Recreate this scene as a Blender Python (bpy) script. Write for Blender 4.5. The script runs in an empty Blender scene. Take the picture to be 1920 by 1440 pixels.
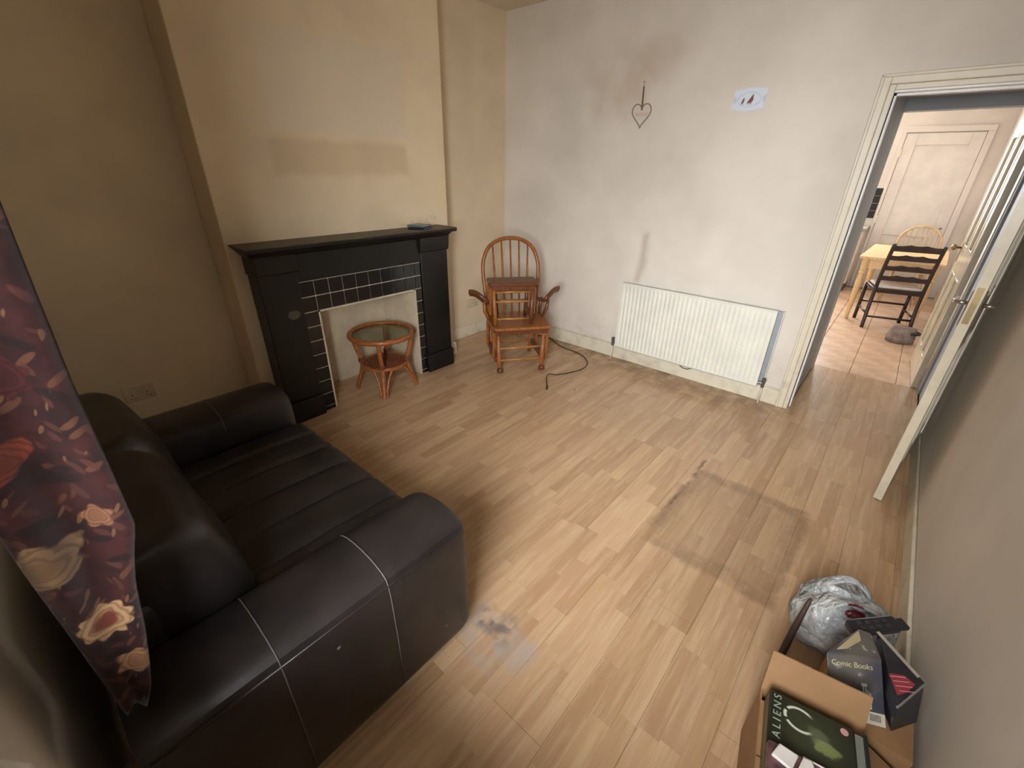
import bpy, bmesh, math, random
from mathutils import Vector, Matrix, noise as mnoise
random.seed(7)
S = bpy.context.scene
C = S.collection
PI = math.pi

# ------------------------------------------------------------------ camera
CAM = Vector((2.9087, 0.2813, 1.5865)); YAW, PITCH, ROLL, FPX = 0.7109, 0.4614, 0.0173, 814.92
def cam_axes():
    F = Vector((-math.sin(YAW)*math.cos(PITCH), math.cos(YAW)*math.cos(PITCH), -math.sin(PITCH)))
    R = Vector((math.cos(YAW), math.sin(YAW), 0)); U = R.cross(F)
    return R*math.cos(ROLL)+U*math.sin(ROLL), U*math.cos(ROLL)-R*math.sin(ROLL), F
R_, U_, F_ = cam_axes()
cd = bpy.data.cameras.new('camera'); cam = bpy.data.objects.new('camera', cd); C.objects.link(cam)
cd.sensor_fit = 'HORIZONTAL'; cd.sensor_width = 36.0; cd.lens = FPX/1920*36.0; cd.clip_start = 0.02; cd.clip_end = 100
cam.matrix_world = Matrix(((R_.x, U_.x, -F_.x, CAM.x), (R_.y, U_.y, -F_.y, CAM.y), (R_.z, U_.z, -F_.z, CAM.z), (0, 0, 0, 1)))
S.camera = cam

# ------------------------------------------------------------------ light and exposure
S.view_settings.view_transform = 'Standard'; S.view_settings.look = 'None'
S.view_settings.gamma = 1.0; S.view_settings.use_curve_mapping = False
S.view_settings.exposure = 0.0
W = bpy.data.worlds.new('world'); S.world = W; W.use_nodes = True
bg = W.node_tree.nodes['Background']; bg.inputs[0].default_value = (0.75, 0.86, 1.0, 1); bg.inputs[1].default_value = 1.0
def area(name, loc, rot, sx, sy, power, col, spread=PI):
    l = bpy.data.lights.new(name, 'AREA'); l.shape = 'RECTANGLE'; l.size = sx; l.size_y = sy; l.energy = power; l.color = col; l.spread = spread
    o = bpy.data.objects.new(name, l); C.objects.link(o); o.location = loc; o.rotation_euler = rot
    return o
# open sky over the street outside the front window (behind the camera), and daylight in the kitchen window
area('daylight_front_window', (6.3, -2.8, 2.95), (math.radians(90-14), 0, math.radians(12)), 8.0, 3.8, 5500, (0.97, 0.98, 1.0))
area('daylight_kitchen_window', (1.55, 9.02, 1.6), (math.radians(-90), 0, 0), 1.3, 1.1, 165, (0.95, 0.97, 1.0))

# ------------------------------------------------------------------ helpers
def lin(c):
    return tuple(((v/255)/12.92 if v/255 <= .04045 else ((v/255+.055)/1.055)**2.4) for v in c) + (1.0,)

class NT:
    def __init__(s, name):
        s.m = bpy.data.materials.new(name); s.m.use_nodes = True; s.t = s.m.node_tree; s.n = s.t.nodes; s.l = s.t.links
        s.p = s.n['Principled BSDF']; s.out = s.n['Material Output']
    def set(s, node, i, v):
        if v is None: return
        if isinstance(v, bpy.types.NodeSocket): s.l.new(v, node.inputs[i])
        else:
            if isinstance(v, (tuple, list)) and len(v) == 3 and node.inputs[i].type == 'RGBA': v = tuple(v)+(1,)
            node.inputs[i].default_value = v
    def math(s, op, a, b=None, c=None, clamp=False):
        n = s.n.new('ShaderNodeMath'); n.operation = op; n.use_clamp = clamp
        s.set(n, 0, a); s.set(n, 1, b); s.set(n, 2, c); return n.outputs[0]
    def vm(s, op, a, b=None):
        n = s.n.new('ShaderNodeVectorMath'); n.operation = op; s.set(n, 0, a); s.set(n, 1, b); return n.outputs[0]
    def pos(s): return s.n.new('ShaderNodeNewGeometry').outputs['Position']
    def obj(s): return s.n.new('ShaderNodeTexCoord').outputs['Object']
    def sep(s, v):
        n = s.n.new('ShaderNodeSeparateXYZ'); s.set(n, 0, v); return n.outputs[0], n.outputs[1], n.outputs[2]
    def comb(s, x, y, z=0.0):
        n = s.n.new('ShaderNodeCombineXYZ'); s.set(n, 0, x); s.set(n, 1, y); s.set(n, 2, z); return n.outputs[0]
    def noise(s, v, scale, detail=3, rough=.5, col=False):
        n = s.n.new('ShaderNodeTexNoise'); s.set(n, 'Vector', v); n.inputs['Scale'].default_value = scale
        n.inputs['Detail'].default_value = detail; n.inputs['Roughness'].default_value = rough
        return n.outputs['Color' if col else 'Fac']
    def white(s, v):
        n = s.n.new('ShaderNodeTexWhiteNoise'); n.noise_dimensions = '3D'; s.set(n, 'Vector', v); return n.outputs['Value']
    def vor(s, v, scale, feat='F1', out='Distance', rnd=1.0):
        n = s.n.new('ShaderNodeTexVoronoi'); n.feature = feat; s.set(n, 'Vector', v); n.inputs['Scale'].default_value = scale
        n.inputs['Randomness'].default_value = rnd; return n.outputs[out]
    def mix(s, f, a, b, blend='MIX'):
        n = s.n.new('ShaderNodeMix'); n.data_type = 'RGBA'; n.blend_type = blend; n.clamp_factor = True
        s.set(n, 0, f); s.set(n, 6, a); s.set(n, 7, b); return n.outputs[2]
    def ss(s, v, a, b, o0=0.0, o1=1.0):
        n = s.n.new('ShaderNodeMapRange'); n.interpolation_type = 'SMOOTHSTEP'
        s.set(n, 0, v); s.set(n, 1, a); s.set(n, 2, b); s.set(n, 3, o0); s.set(n, 4, o1); return n.outputs[0]
    def rect(s, u, v, u0, u1, v0, v1, e):      # soft edged rectangle mask
        a = s.math('MULTIPLY', s.ss(u, u0-e, u0+e), s.ss(u, u1-e, u1+e, 1, 0))
        b = s.math('MULTIPLY', s.ss(v, v0-e, v0+e), s.ss(v, v1-e, v1+e, 1, 0))
        return s.math('MULTIPLY', a, b)
    def bump(s, h, strength=.2, dist=.01):
        n = s.n.new('ShaderNodeBump'); n.inputs['Strength'].default_value = strength; n.inputs['Distance'].default_value = dist
        s.set(n, 'Height', h); s.l.new(n.outputs[0], s.p.inputs['Normal'])
    def base(s, c): s.set(s.p, 'Base Color', c)
    def fin(s, rough=.5, metal=0.0, spec=.5):
        s.set(s.p, 'Roughness', rough); s.set(s.p, 'Metallic', metal); s.set(s.p, 'Specular IOR Level', spec); return s.m

def mat(name, c, rough=.5, var=.06, scale=12, metal=0.0, spec=.5, bump=0.0, bscale=60, stretch=None, bdist=.004):
    """plain paint, wood or plastic with a little procedural unevenness"""
    t = NT(name); v = t.obj()
    if stretch: v = t.vm('MULTIPLY', v, stretch)
    f = t.noise(v, scale, 4, .6)
    a = lin(c); k0 = 1-var*1.6; k1 = 1+var*1.6
    t.base(t.mix(t.ss(f, .3, .7), tuple(x*k0 for x in a[:3])+(1,), tuple(min(1, x*k1) for x in a[:3])+(1,)))
    if bump: t.bump(t.noise(v, bscale, 3), bump, bdist)
    return t.fin(rough, metal, spec)

# ------------------------------------------------------------------ mesh helpers
def bx(bm, x0, x1, y0, y1, z0, z1, M=None):
    vs = [bm.verts.new((M @ Vector(p)) if M else p) for p in
          [(x0,y0,z0),(x1,y0,z0),(x1,y1,z0),(x0,y1,z0),(x0,y0,z1),(x1,y0,z1),(x1,y1,z1),(x0,y1,z1)]]
    for f in [(0,3,2,1),(4,5,6,7),(0,1,5,4),(1,2,6,5),(2,3,7,6),(3,0,4,7)]: bm.faces.new([vs[i] for i in f])
def box(*a, M=None):
    bm = bmesh.new(); bx(bm, *a, M=M); return bm
def hexa(bm, pts):      # 4 bottom pts then 4 top pts
    vs = [bm.verts.new(p) for p in pts]
    for f in [(0,3,2,1),(4,5,6,7),(0,1,5,4),(1,2,6,5),(2,3,7,6),(3,0,4,7)]: bm.faces.new([vs[i] for i in f])
def loft(bm, rings, cap=True, closed=True):
    R = [[bm.verts.new(p) for p in r] for r in rings]
    n = len(R[0])
    for a, b in zip(R, R[1:]):
        for i in range(n if closed else n-1):
            bm.faces.new((a[i], a[(i+1) % n], b[(i+1) % n], b[i]))
    if cap and closed:
        bm.faces.new(list(reversed(R[0]))); bm.faces.new(R[-1])
def tube(bm, pts, r, n=8, flat=1.0):
    pts = [Vector(p) for p in pts]; rs = r if isinstance(r, (list, tuple)) else [r]*len(pts)
    rings = []; up = None
    for i, p in enumerate(pts):
        d = (pts[min(i+1, len(pts)-1)]-pts[max(i-1, 0)]).normalized()
        if up is None:
            up = Vector((0,0,1)) if abs(d.z) < .9 else Vector((1,0,0))
        s = d.cross(up).normalized(); up = s.cross(d).normalized()
        rings.append([p+(s*math.cos(2*PI*k/n)+up*flat*math.sin(2*PI*k/n))*rs[i] for k in range(n)])
    loft(bm, rings)
def lathe(bm, prof, n=20, c=(0,0,0), M=None):      # prof = [(r, z)]
    rings = []
    for r, z in prof:
        ring = [Vector((c[0]+r*math.cos(2*PI*k/n), c[1]+r*math.sin(2*PI*k/n), c[2]+z)) for k in range(n)]
        rings.append([M @ p for p in ring] if M else ring)
    loft(bm, rings)
def torus(bm, R, r, c, n=40, m=10):
    rings = [[Vector((c[0]+(R+r*math.cos(2*PI*j/m))*math.cos(2*PI*i/n), c[1]+(R+r*math.cos(2*PI*j/m))*math.sin(2*PI*i/n), c[2]+r*math.sin(2*PI*j/m))) for j in range(m)] for i in range(n)]
    V = [[bm.verts.new(p) for p in q] for q in rings]
    for i in range(n):
        for j in range(m):
            bm.faces.new((V[i][j], V[(i+1) % n][j], V[(i+1) % n][(j+1) % m], V[i][(j+1) % m]))
def prism(bm, poly, a0, a1, axis='y'):
    """extrude a 2-D outline along an axis; outline coordinates are the other two axes in order"""
    def P(u, v, a):
        return {'x': (a, u, v), 'y': (u, a, v), 'z': (u, v, a)}[axis]
    loft(bm, [[P(u, v, a0) for u, v in poly], [P(u, v, a1) for u, v in poly]])
def spline(pts, k=8):
    out = []; P = [Vector(p) for p in pts]
    for i in range(len(P)-1):
        p0, p1, p2, p3 = P[max(i-1, 0)], P[i], P[i+1], P[min(i+2, len(P)-1)]
        for j in range(k):
            t = j/k
            out.append(.5*((2*p1)+(p2-p0)*t+(2*p0-5*p1+4*p2-p3)*t*t+(3*p1-p0-3*p2+p3)*t**3))
    out.append(P[-1]); return out
def obj(name, bm, m, parent=None, smooth=False, bevel=0, seg=2, loc=None, sub=0):
    bmesh.ops.recalc_face_normals(bm, faces=bm.faces[:])
    me = bpy.data.meshes.new(name); bm.to_mesh(me); bm.free()
    for p in me.polygons: p.use_smooth = bool(smooth)
    me.materials.append(m)
    o = bpy.data.objects.new(name, me); C.objects.link(o)
    if parent: o.parent = parent
    if loc: o.location = loc
    if bevel:
        b = o.modifiers.new('bevel', 'BEVEL'); b.width = bevel; b.segments = seg; b.limit_method = 'ANGLE'; b.angle_limit = math.radians(40)
        if seg > 1:
            for p in me.polygons: p.use_smooth = True
    if sub:
        s = o.modifiers.new('sub', 'SUBSURF'); s.levels = sub; s.render_levels = sub
    if smooth == 'auto' or (bevel and seg > 1):
        me.set_sharp_from_angle(angle=math.radians(35))
    return o
def tag(o, label, cat, group=None, kind=None):
    o['label'] = label; o['category'] = cat
    if group: o['group'] = group
    if kind: o['kind'] = kind
    return o
def thing(name, label, cat, loc=(0,0,0), rz=0, group=None, rot=None):
    o = bpy.data.objects.new(name, None); C.objects.link(o); o.empty_display_size = .05
    o.location = loc; o.rotation_euler = rot if rot else (0, 0, rz)
    return tag(o, label, cat, group)
def struct(name, bm, m, label, cat, **k):
    return tag(obj(name, bm, m, **k), label, cat, kind='structure')
def piece(name, mesh, m, parent, loc, scale=(1,1,1), rot=None):
    o = bpy.data.objects.new(name, mesh); C.objects.link(o); o.parent = parent; o.location = loc; o.scale = scale
    if rot: o.rotation_euler = rot
    return o
def text_mesh(txt, size, depth=.0006):
    cu = bpy.data.curves.new('lettering', 'FONT'); cu.body = txt; cu.size = size; cu.extrude = depth; cu.align_x = 'CENTER'; cu.align_y = 'CENTER'
    o = bpy.data.objects.new('lettering', cu); C.objects.link(o)
    me = bpy.data.meshes.new_from_object(o.evaluated_get(bpy.context.evaluated_depsgraph_get()))
    bpy.data.objects.remove(o); return me

# ------------------------------------------------------------------ materials
def wall_mat(name, c, marks=None):
    t = NT(name); p = t.pos(); x, y, z = t.sep(p)
    f = t.noise(p, 1.7, 4, .55); a = lin(c)
    col = t.mix(t.ss(f, .3, .75), tuple(v*.90 for v in a[:3])+(1,), tuple(min(1, v*1.06) for v in a[:3])+(1,))
    if marks: col = marks(t, col, x, y, z, p)
    t.base(col); t.bump(t.noise(p, 55, 4, .6), .10, .004)
    return t.fin(.62, 0, .35)
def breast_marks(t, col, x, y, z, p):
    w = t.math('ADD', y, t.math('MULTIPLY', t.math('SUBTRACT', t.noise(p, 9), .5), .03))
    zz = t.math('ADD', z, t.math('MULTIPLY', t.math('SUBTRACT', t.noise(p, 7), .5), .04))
    big = t.rect(w, zz, 1.52, 2.47, 1.76, 2.26, .018)          # pale soft-edged rectangle
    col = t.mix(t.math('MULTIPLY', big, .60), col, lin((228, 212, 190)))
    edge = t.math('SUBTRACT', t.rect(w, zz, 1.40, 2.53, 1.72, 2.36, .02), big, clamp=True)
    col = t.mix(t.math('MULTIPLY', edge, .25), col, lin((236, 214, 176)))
    low = t.rect(w, zz, 1.50, 2.45, 1.53, 1.72, .03)           # darker brown patch below
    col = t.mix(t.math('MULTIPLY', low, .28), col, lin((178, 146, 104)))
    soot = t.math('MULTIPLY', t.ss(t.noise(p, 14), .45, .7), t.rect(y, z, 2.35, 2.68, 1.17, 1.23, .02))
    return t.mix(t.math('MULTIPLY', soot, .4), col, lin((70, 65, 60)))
def back_marks(t, col, x, y, z, p):
    xx = t.math('ADD', x, t.math('MULTIPLY', t.math('SUBTRACT', t.noise(p, 4), .5), .10))
    st = t.rect(t.math('ADD', xx, t.math('MULTIPLY', t.math('SUBTRACT', z, .95), -.10)), z, 1.255, 1.31, .72, 1.13, .035)   # brown run above the radiator
    col = t.mix(t.math('MULTIPLY', st, .42), col, lin((150, 122, 88)))
    cloud = t.math('MULTIPLY', t.ss(t.noise(p, 2.2, 3), .45, .7), t.rect(x, z, .6, 1.5, 1.55, 2.45, .25))
    col = t.mix(t.math('MULTIPLY', cloud, .38), col, lin((176, 146, 106)))
    dirt = t.math('MULTIPLY', t.ss(t.noise(p, 11, 5, .7), .48, .75), t.rect(x, z, -.3, 2.6, -.1, .30, .12))
    return t.mix(t.math('MULTIPLY', dirt, .22), col, lin((120, 108, 90)))
M_wall = wall_mat('paint_cream', (228, 210, 180))
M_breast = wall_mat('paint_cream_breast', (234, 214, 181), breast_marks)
M_back = wall_mat('paint_magnolia', (227, 219, 207), back_marks)
M_right = wall_mat('paint_magnolia_right', (222, 213, 200))
M_ceil = wall_mat('ceiling_paint', (226, 214, 190))
M_kit = wall_mat('kitchen_paint', (224, 217, 212))
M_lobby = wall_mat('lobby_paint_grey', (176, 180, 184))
M_gloss = mat('cream_gloss', (222, 214, 192), .32, .08, 9)
M_gloss_dirty = NT('cream_gloss_dirty')
def _gd():
    t = M_gloss_dirty; p = t.pos(); x, y, z = t.sep(p)
    f = t.math('MULTIPLY', t.ss(t.noise(p, 9, 4, .6), .42, .85), t.ss(z, .0, .5, .6, .2))
    t.base(t.mix(f, lin((222, 214, 192)), lin((128, 118, 98)))); return t.fin(.35)
M_gloss_dirty = _gd()
M_door = mat('door_gloss_cream', (214, 204, 180), .25, .05, 6)
M_door_dark = mat('door_gloss_grey', (150, 146, 138), .18, .05, 6)
M_white = mat('white_gloss', (236, 234, 230), .3, .03, 8)

def laminate():
    t = NT('oak_laminate'); p = t.pos(); x, y, z = t.sep(p)
    sx = t.math('DIVIDE', t.math('ADD', x, 5.0), .065); i = t.math('FLOOR', sx)
    off = t.math('MULTIPLY', t.white(t.comb(i, 3.0, 1.0)), 3.0)
    ln = t.math('MULTIPLY_ADD', t.white(t.comb(i, 9.0, 2.0)), .16, .30)
    sy = t.math('ADD', t.math('DIVIDE', y, ln), off); j = t.math('FLOOR', sy)
    tone = t.white(t.comb(i, j, 4.0)); tone2 = t.white(t.comb(i, j, 8.0))
    gv = t.comb(t.math('MULTIPLY', x, 34.0), t.math('MULTIPLY_ADD', y, 2.6, t.math('MULTIPLY', tone, 30.0)), t.math('MULTIPLY', tone2, 9.0))
    g = t.noise(gv, 1.0, 6, .65); g2 = t.noise(t.comb(t.math('MULTIPLY', x, 150.0), t.math('MULTIPLY', y, 6.0), tone), 1.0, 3, .6)
    a = t.mix(tone, lin((176, 140, 104)), lin((203, 169, 130)))
    a = t.mix(t.math('MULTIPLY', tone2, .30), a, lin((190, 152, 124)))
    a = t.mix(t.math('MULTIPLY', t.ss(g, .42, .68), .40), a, lin((218, 192, 156)))
    a = t.mix(t.math('MULTIPLY', t.ss(g2, .50, .75), .20), a, lin((140, 102, 66)))
    # joints between the strips
    fx = t.math('FRACT', sx); fy = t.math('FRACT', sy)
    jx = t.math('MAXIMUM', t.ss(fx, 0, .022, 1, 0), t.ss(fx, .978, 1.0)); jy = t.ss(fy, 0, .006, 1, 0)
    a = t.mix(t.math('MULTIPLY', t.math('MAXIMUM', jx, jy), .22), a, lin((112, 80, 52)))
    # worn and stained places
    wob = t.math('MULTIPLY', t.math('SUBTRACT', t.noise(p, 6, 4, .6), .5), .12)
    xx = t.math('ADD', x, wob); yy = t.math('ADD', y, wob)
    outer = t.rect(xx, yy, 2.38, 2.96, 1.87, 2.62, .02); inner = t.rect(xx, yy, 2.45, 2.90, 1.95, 2.55, .03)
    ring = t.math('SUBTRACT', outer, inner, clamp=True)
    a = t.mix(t.math('MULTIPLY', t.math('MULTIPLY', ring, t.ss(t.noise(p, 5, 4, .7), .34, .62)), .34), a, lin((104, 84, 64)))
    a = t.mix(t.math('MULTIPLY', outer, .26), a, lin((112, 90, 66)))
    line = t.rect(t.math('ADD', x, t.math('MULTIPLY', wob, .4)), y, 2.38, 2.40, 2.12, 2.72, .012)
    a = t.mix(t.math('MULTIPLY', t.math('MULTIPLY', line, t.ss(t.noise(p, 9, 4, .65), .36, .62)), .75), a, lin((80, 66, 54)))
    patch = t.rect(xx, yy, 2.05, 2.34, .92, 1.13, .03)
    pf = t.math('MULTIPLY', patch, t.ss(t.noise(p, 9, 5, .7), .36, .60))
    a = t.mix(t.math('MULTIPLY', pf, .70), a, lin((176, 164, 156)))
    pd = t.math('MULTIPLY', t.rect(xx, yy, 2.08, 2.24, 1.03, 1.13, .03), t.ss(t.noise(p, 15, 4), .4, .6))
    a = t.mix(t.math('MULTIPLY', pd, .7), a, lin((86, 84, 88)))
    grime = t.math('MULTIPLY', t.ss(y, 3.25, 3.80), t.ss(t.noise(p, 7, 5, .7), .38, .62))
    a = t.mix(t.math('MULTIPLY', t.math('MULTIPLY', grime, t.ss(x, 2.5, 2.7, 1, 0)), .65), a, lin((106, 80, 54)))
    specks = t.ss(t.vor(p, 2.1), .022, .030, 1, 0)
    a = t.mix(t.math('MULTIPLY', specks, .7), a, lin((70, 52, 40)))
    t.base(a); t.bump(t.math('ADD', g2, t.math('MULTIPLY', jx, -2.0)), .06, .002)
    return t.fin(.27, 0, .5)
M_lam = laminate()
M_under = mat('floor_underlay', (70, 50, 34), .8)
M_ftile = mat('terracotta_floor_tile', (222, 190, 162), .28, .10, 7)
M_grout_floor = mat('floor_grout', (150, 126, 108), .8)

# ------------------------------------------------------------------ room shell
XL, XR, YB, YW, HC = -.26, 3.35, 3.80, .05, 2.78
BY0, BY1 = 1.134, 2.81                       # chimney breast
OY0, OY1, OZ = 1.541, 2.3325, .727           # fireplace opening
DX0, DX1, DZ = 2.61, 3.335, 1.99             # doorway
LY = 4.905                                   # kitchen side of the lobby
KX0, KX1, KY, KH = .3, 3.47, 8.92, 2.55

bm = bmesh.new()
bx(bm, XL-.3, XR+.3, YW-.3, LY, -.10, -.009)
floor = struct('floor', bm, M_under, 'worn oak laminate floor of the living room, laid towards the kitchen door', 'floor')
unit = bpy.data.meshes.new('board'); _b = box(0, 1, 0, 1, -1, 0)
bmesh.ops.recalc_face_normals(_b, faces=_b.faces[:]); _b.to_mesh(unit); _b.free(); unit.materials.append(M_lam)
xe = [XL, -.13, 0.0]
while xe[-1] + .195 < XR-.02: xe.append(xe[-1]+.195)
xe.append(XR)
for r, (xa, xb) in enumerate(zip(xe, xe[1:])):
    if xb <= 0.001: spans = [(YW, BY0), (OY0, OY1), (BY1, YB)]
    elif xb > DX0+.01: spans = [(YW, YB), (YB, LY)]
    else: spans = [(YW, YB)]
    for (ya, yb) in spans:
        y = ya; first = True
        while y < yb-1e-4:
            ln = 1.24 if not first else .25+((r*.47) % 1.0); first = False
            y2 = min(yb, y+ln)
            if yb-y2 < .12: y2 = yb
            xa2 = max(xa, DX0) if y > YB-.01 else xa
            piece('board', unit, None, floor, (xa2+.0005, y+.0005, 0), (xb-xa2-.001, y2-y-.001, .009))
            y = y2

# left wall (alcoves) and chimney breast
struct('wall_left', box(XL-.15, XL, YW-.2, YB+.1, 0, HC), M_wall, 'cream painted wall of the alcoves beside the chimney breast', 'wall')
bm = bmesh.new()
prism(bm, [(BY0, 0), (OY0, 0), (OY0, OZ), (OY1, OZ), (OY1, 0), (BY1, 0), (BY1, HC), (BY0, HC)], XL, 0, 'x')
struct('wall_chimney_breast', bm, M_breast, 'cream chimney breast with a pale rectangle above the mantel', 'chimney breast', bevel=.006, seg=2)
# back wall
bm = bmesh.new()
bx(bm, XL-.15, DX0, YB, YB+.12, 0, HC); bx(bm, DX0, XR+.1, YB, YB+.12, DZ+.03, HC); bx(bm, DX1+.02, XR+.1, YB, YB+.12, 0, DZ+.03)
struct('wall_back', bm, M_back, 'magnolia back wall above the radiator with damp marks', 'wall')
struct('wall_right', box(XR, XR+.12, YW-.2, YB+.0, 0, HC), M_right, 'plain magnolia right hand wall behind the open door', 'wall')
# front wall with the window
WX0, WX1, WZ0, WZ1 = 2.30, 3.24, .86, 2.30
bm = bmesh.new()
bx(bm, XL-.15, WX0, YW-.3, YW, 0, HC); bx(bm, WX1, XR+.1, YW-.3, YW, 0, HC)
bx(bm, WX0, WX1, YW-.3, YW, 0, WZ0); bx(bm, WX0, WX1, YW-.3, YW, WZ1, HC)
struct('wall_front', bm, M_right, 'magnolia window wall behind the sofa', 'wall')
struct('ceiling', box(XL-.15, XR+.1, YW-.3, YB+.1, HC, HC+.1), M_ceil, 'plain off white living room ceiling', 'ceiling')
# window
win = tag(bpy.data.objects.new('window_1', None), 'white framed window behind the camera with a deep sill', 'window', kind='structure'); C.objects.link(win)
bm = bmesh.new()
for a in [(WX0, WX0+.05, WZ0, WZ1), (WX1-.05, WX1, WZ0, WZ1), (WX0+.05, WX1-.05, WZ0, WZ0+.05), (WX0+.05, WX1-.05, WZ1-.05, WZ1), (WX0+.05, WX1-.05, 1.82, 1.86)]:
    bx(bm, a[0], a[1], -.24, -.19, a[2], a[3])
obj('window_frame', bm, M_white, win, bevel=.005)
def pane_mat():
    t = NT('window_glass'); tr = t.n.new('ShaderNodeBsdfTransparent'); mx = t.n.new('ShaderNodeMixShader'); gl = t.n.new('ShaderNodeBsdfGlossy')
    gl.inputs['Roughness'].default_value = .02; mx.inputs[0].default_value = .06
    t.l.new(tr.outputs[0], mx.inputs[1]); t.l.new(gl.outputs[0], mx.inputs[2]); t.l.new(mx.outputs[0], t.out.inputs[0]); return t.m
M_pane = pane_mat()
for za, zb in ((WZ0+.05, 1.82), (1.86, WZ1-.05)):
    obj('pane', box(WX0+.05, WX1-.05, -.217, -.213, za, zb), M_pane, win)
bm = bmesh.new()
prism(bm, [(WX0-.0, -.19), (WX1+.0, -.19), (WX1+.0, .05), (WX1+.04, .05), (WX1+.04, .085), (WX0-.07, .085), (WX0-.12, .05), (WX0, .05)], .825, .861, 'z')
obj('window_sill', bm, M_white, win, bevel=.008)

# skirting boards
def skirt(name, x0, x1, y0, y1, h, label, extra=None):
    bm = bmesh.new(); bx(bm, x0, x1, y0, y1, 0, h)
    if extra:
        for e in extra: bx(bm, *e)
    return struct(name, bm, M_gloss_dirty, label, 'skirting board', bevel=.006)
skirt('baseboard_back', XL, 2.535, YB-.018, YB, .125, 'grubby cream skirting board under the radiator', [(XL, 2.535, YB-.012, YB, .125, .137)])
skirt('baseboard_right', XR-.016, XR, YW, YB-.03, .12, 'cream skirting board along the right wall')
skirt('baseboard_left', XL, XL+.016, BY1+.018, YB-.018, .12, 'cream skirting board in the far alcove', [(XL, 0.0, BY1, BY1+.018, 0, .12)])
skirt('baseboard_alcove', XL, XL+.016, YW, BY0, .12, 'cream skirting board in the alcove behind the sofa')
skirt('baseboard_breast', -.0, .022, 2.665, BY1+.018, .12, 'cream skirting block at the corner of the chimney breast')

# doorway: architrave, lining
bm = bmesh.new()
A0, AZ = 2.537, 2.071
for (o_, i_, d) in ((0, 0.045, .022), (.045, .073, .014)):
    bx(bm, A0+o_, A0+i_, YB-d, YB, 0, AZ-o_)
    bx(bm, A0+i_, XR, YB-d, YB, AZ-i_, AZ-o_)
bx(bm, A0-.004, A0+.012, YB-.030, YB, 0, AZ); bx(bm, A0-.004, XR, YB-.030, YB, AZ-.012, AZ+.004)
struct('trim_1', bm, M_gloss_dirty, 'chipped cream architrave round the doorway to the kitchen', 'door frame', bevel=.004)
bm = bmesh.new()
bx(bm, DX0-.02, DX0, YB-.004, YB+.13, 0, DZ); bx(bm, DX0-.02, DX1+.02, YB-.004, YB+.13, DZ-.002, DZ+.03)
bx(bm, DX1, DX1+.02, YB-.004, YB+.13, 0, DZ)
bx(bm, DX0, DX0+.012, YB+.045, YB+.085, 0, DZ); bx(bm, DX0, DX1, YB+.045, YB+.085, DZ-.014, DZ)
struct('trim_2', bm, M_white, 'white door lining of the near doorway', 'door frame', bevel=.002, seg=1)
# lobby between the rooms
bm = bmesh.new(); bx(bm, DX0-.2, DX0-.004, YB+.13, LY-.12, 0, 2.3)
struct('wall_lobby', bm, M_lobby, 'grey painted lobby wall between living room and kitchen', 'wall')
struct('wall_lobby_right', box(XR+.01, XR+.12, YB, LY, 0, 2.3), M_lobby, 'lobby wall behind the doors on the right', 'wall')
struct('ceiling_lobby', box(DX0-.2, XR+.12, YB+.12, LY, 2.06, 2.16), M_lobby, 'low dim ceiling of the lobby', 'ceiling')
bm = bmesh.new()
bx(bm, DX0-.25, DX0, LY-.12, LY, 0, 2.3); bx(bm, DX0, XR+.1, LY-.12, LY, 1.985, 2.3); bx(bm, XR-.005, XR+.12, LY-.12, LY, 0, 1.985)
struct('trim_3', bm, M_lobby, 'grey frame of the second doorway into the kitchen', 'door frame', bevel=.003, seg=1)

# ------------------------------------------------------------------ kitchen shell
bm = bmesh.new(); bx(bm, KX0-.1, KX1+.1, LY, KY+.1, -.10, -.010)
kfl = struct('floor_kitchen', bm, M_grout_floor, 'terracotta tiled kitchen floor beyond the doorway', 'floor')
tm = bpy.data.meshes.new('floor_tile'); _b = box(.002, .328, .002, .328, -.010, 0)
bmesh.ops.bevel(_b, geom=[e for e in _b.edges if all(v.co.z > -.001 for v in e.verts)], offset=.003, segments=1, affect='EDGES')
bmesh.ops.recalc_face_normals(_b, faces=_b.faces[:]); _b.to_mesh(tm); _b.free(); tm.materials.append(M_ftile)
for i in range(-6, 2):
    for j in range(12):
        piece('floor_tile', tm, None, kfl, (2.875+i*.33, LY+.003+j*.33, 0))
bm = bmesh.new()
KW0, KW1, KWZ0, KWZ1 = .85, 2.2, 1.0, 2.2
bx(bm, KX0-.1, KW0, KY, KY+.12, 0, KH); bx(bm, KW1, KX1+.1, KY, KY+.12, 0, KH)
bx(bm, KW0, KW1, KY, KY+.12, 0, KWZ0); bx(bm, KW0, KW1, KY, KY+.12, KWZ1, KH)
struct('wall_kitchen_far', bm, M_kit, 'pinkish white far kitchen wall with a cupboard door', 'wall')
kw = tag(bpy.data.objects.new('window_2', None), 'kitchen window lighting the tiled floor from the left', 'window', kind='structure'); C.objects.link(kw)
bm = bmesh.new()
for a in [(KW0, KW0+.05, KWZ0, KWZ1), (KW1-.05, KW1, KWZ0, KWZ1), (KW0+.05, KW1-.05, KWZ0, KWZ0+.05), (KW0+.05, KW1-.05, KWZ1-.05, KWZ1), (1.50, 1.55, KWZ0+.05, KWZ1-.05)]:
    bx(bm, a[0], a[1], KY+.05, KY+.09, a[2], a[3])
obj('window_frame', bm, M_white, kw, bevel=.004)
for xa, xb in ((KW0+.05, 1.50), (1.55, KW1-.05)): obj('pane', box(xa, xb, KY+.068, KY+.072, KWZ0+.05, KWZ1-.05), M_pane, kw)
struct('wall_kitchen_left', box(KX0-.1, KX0, LY-.12, KY+.1, 0, KH), M_kit, 'left kitchen wall out of sight of the doorway', 'wall')
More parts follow.
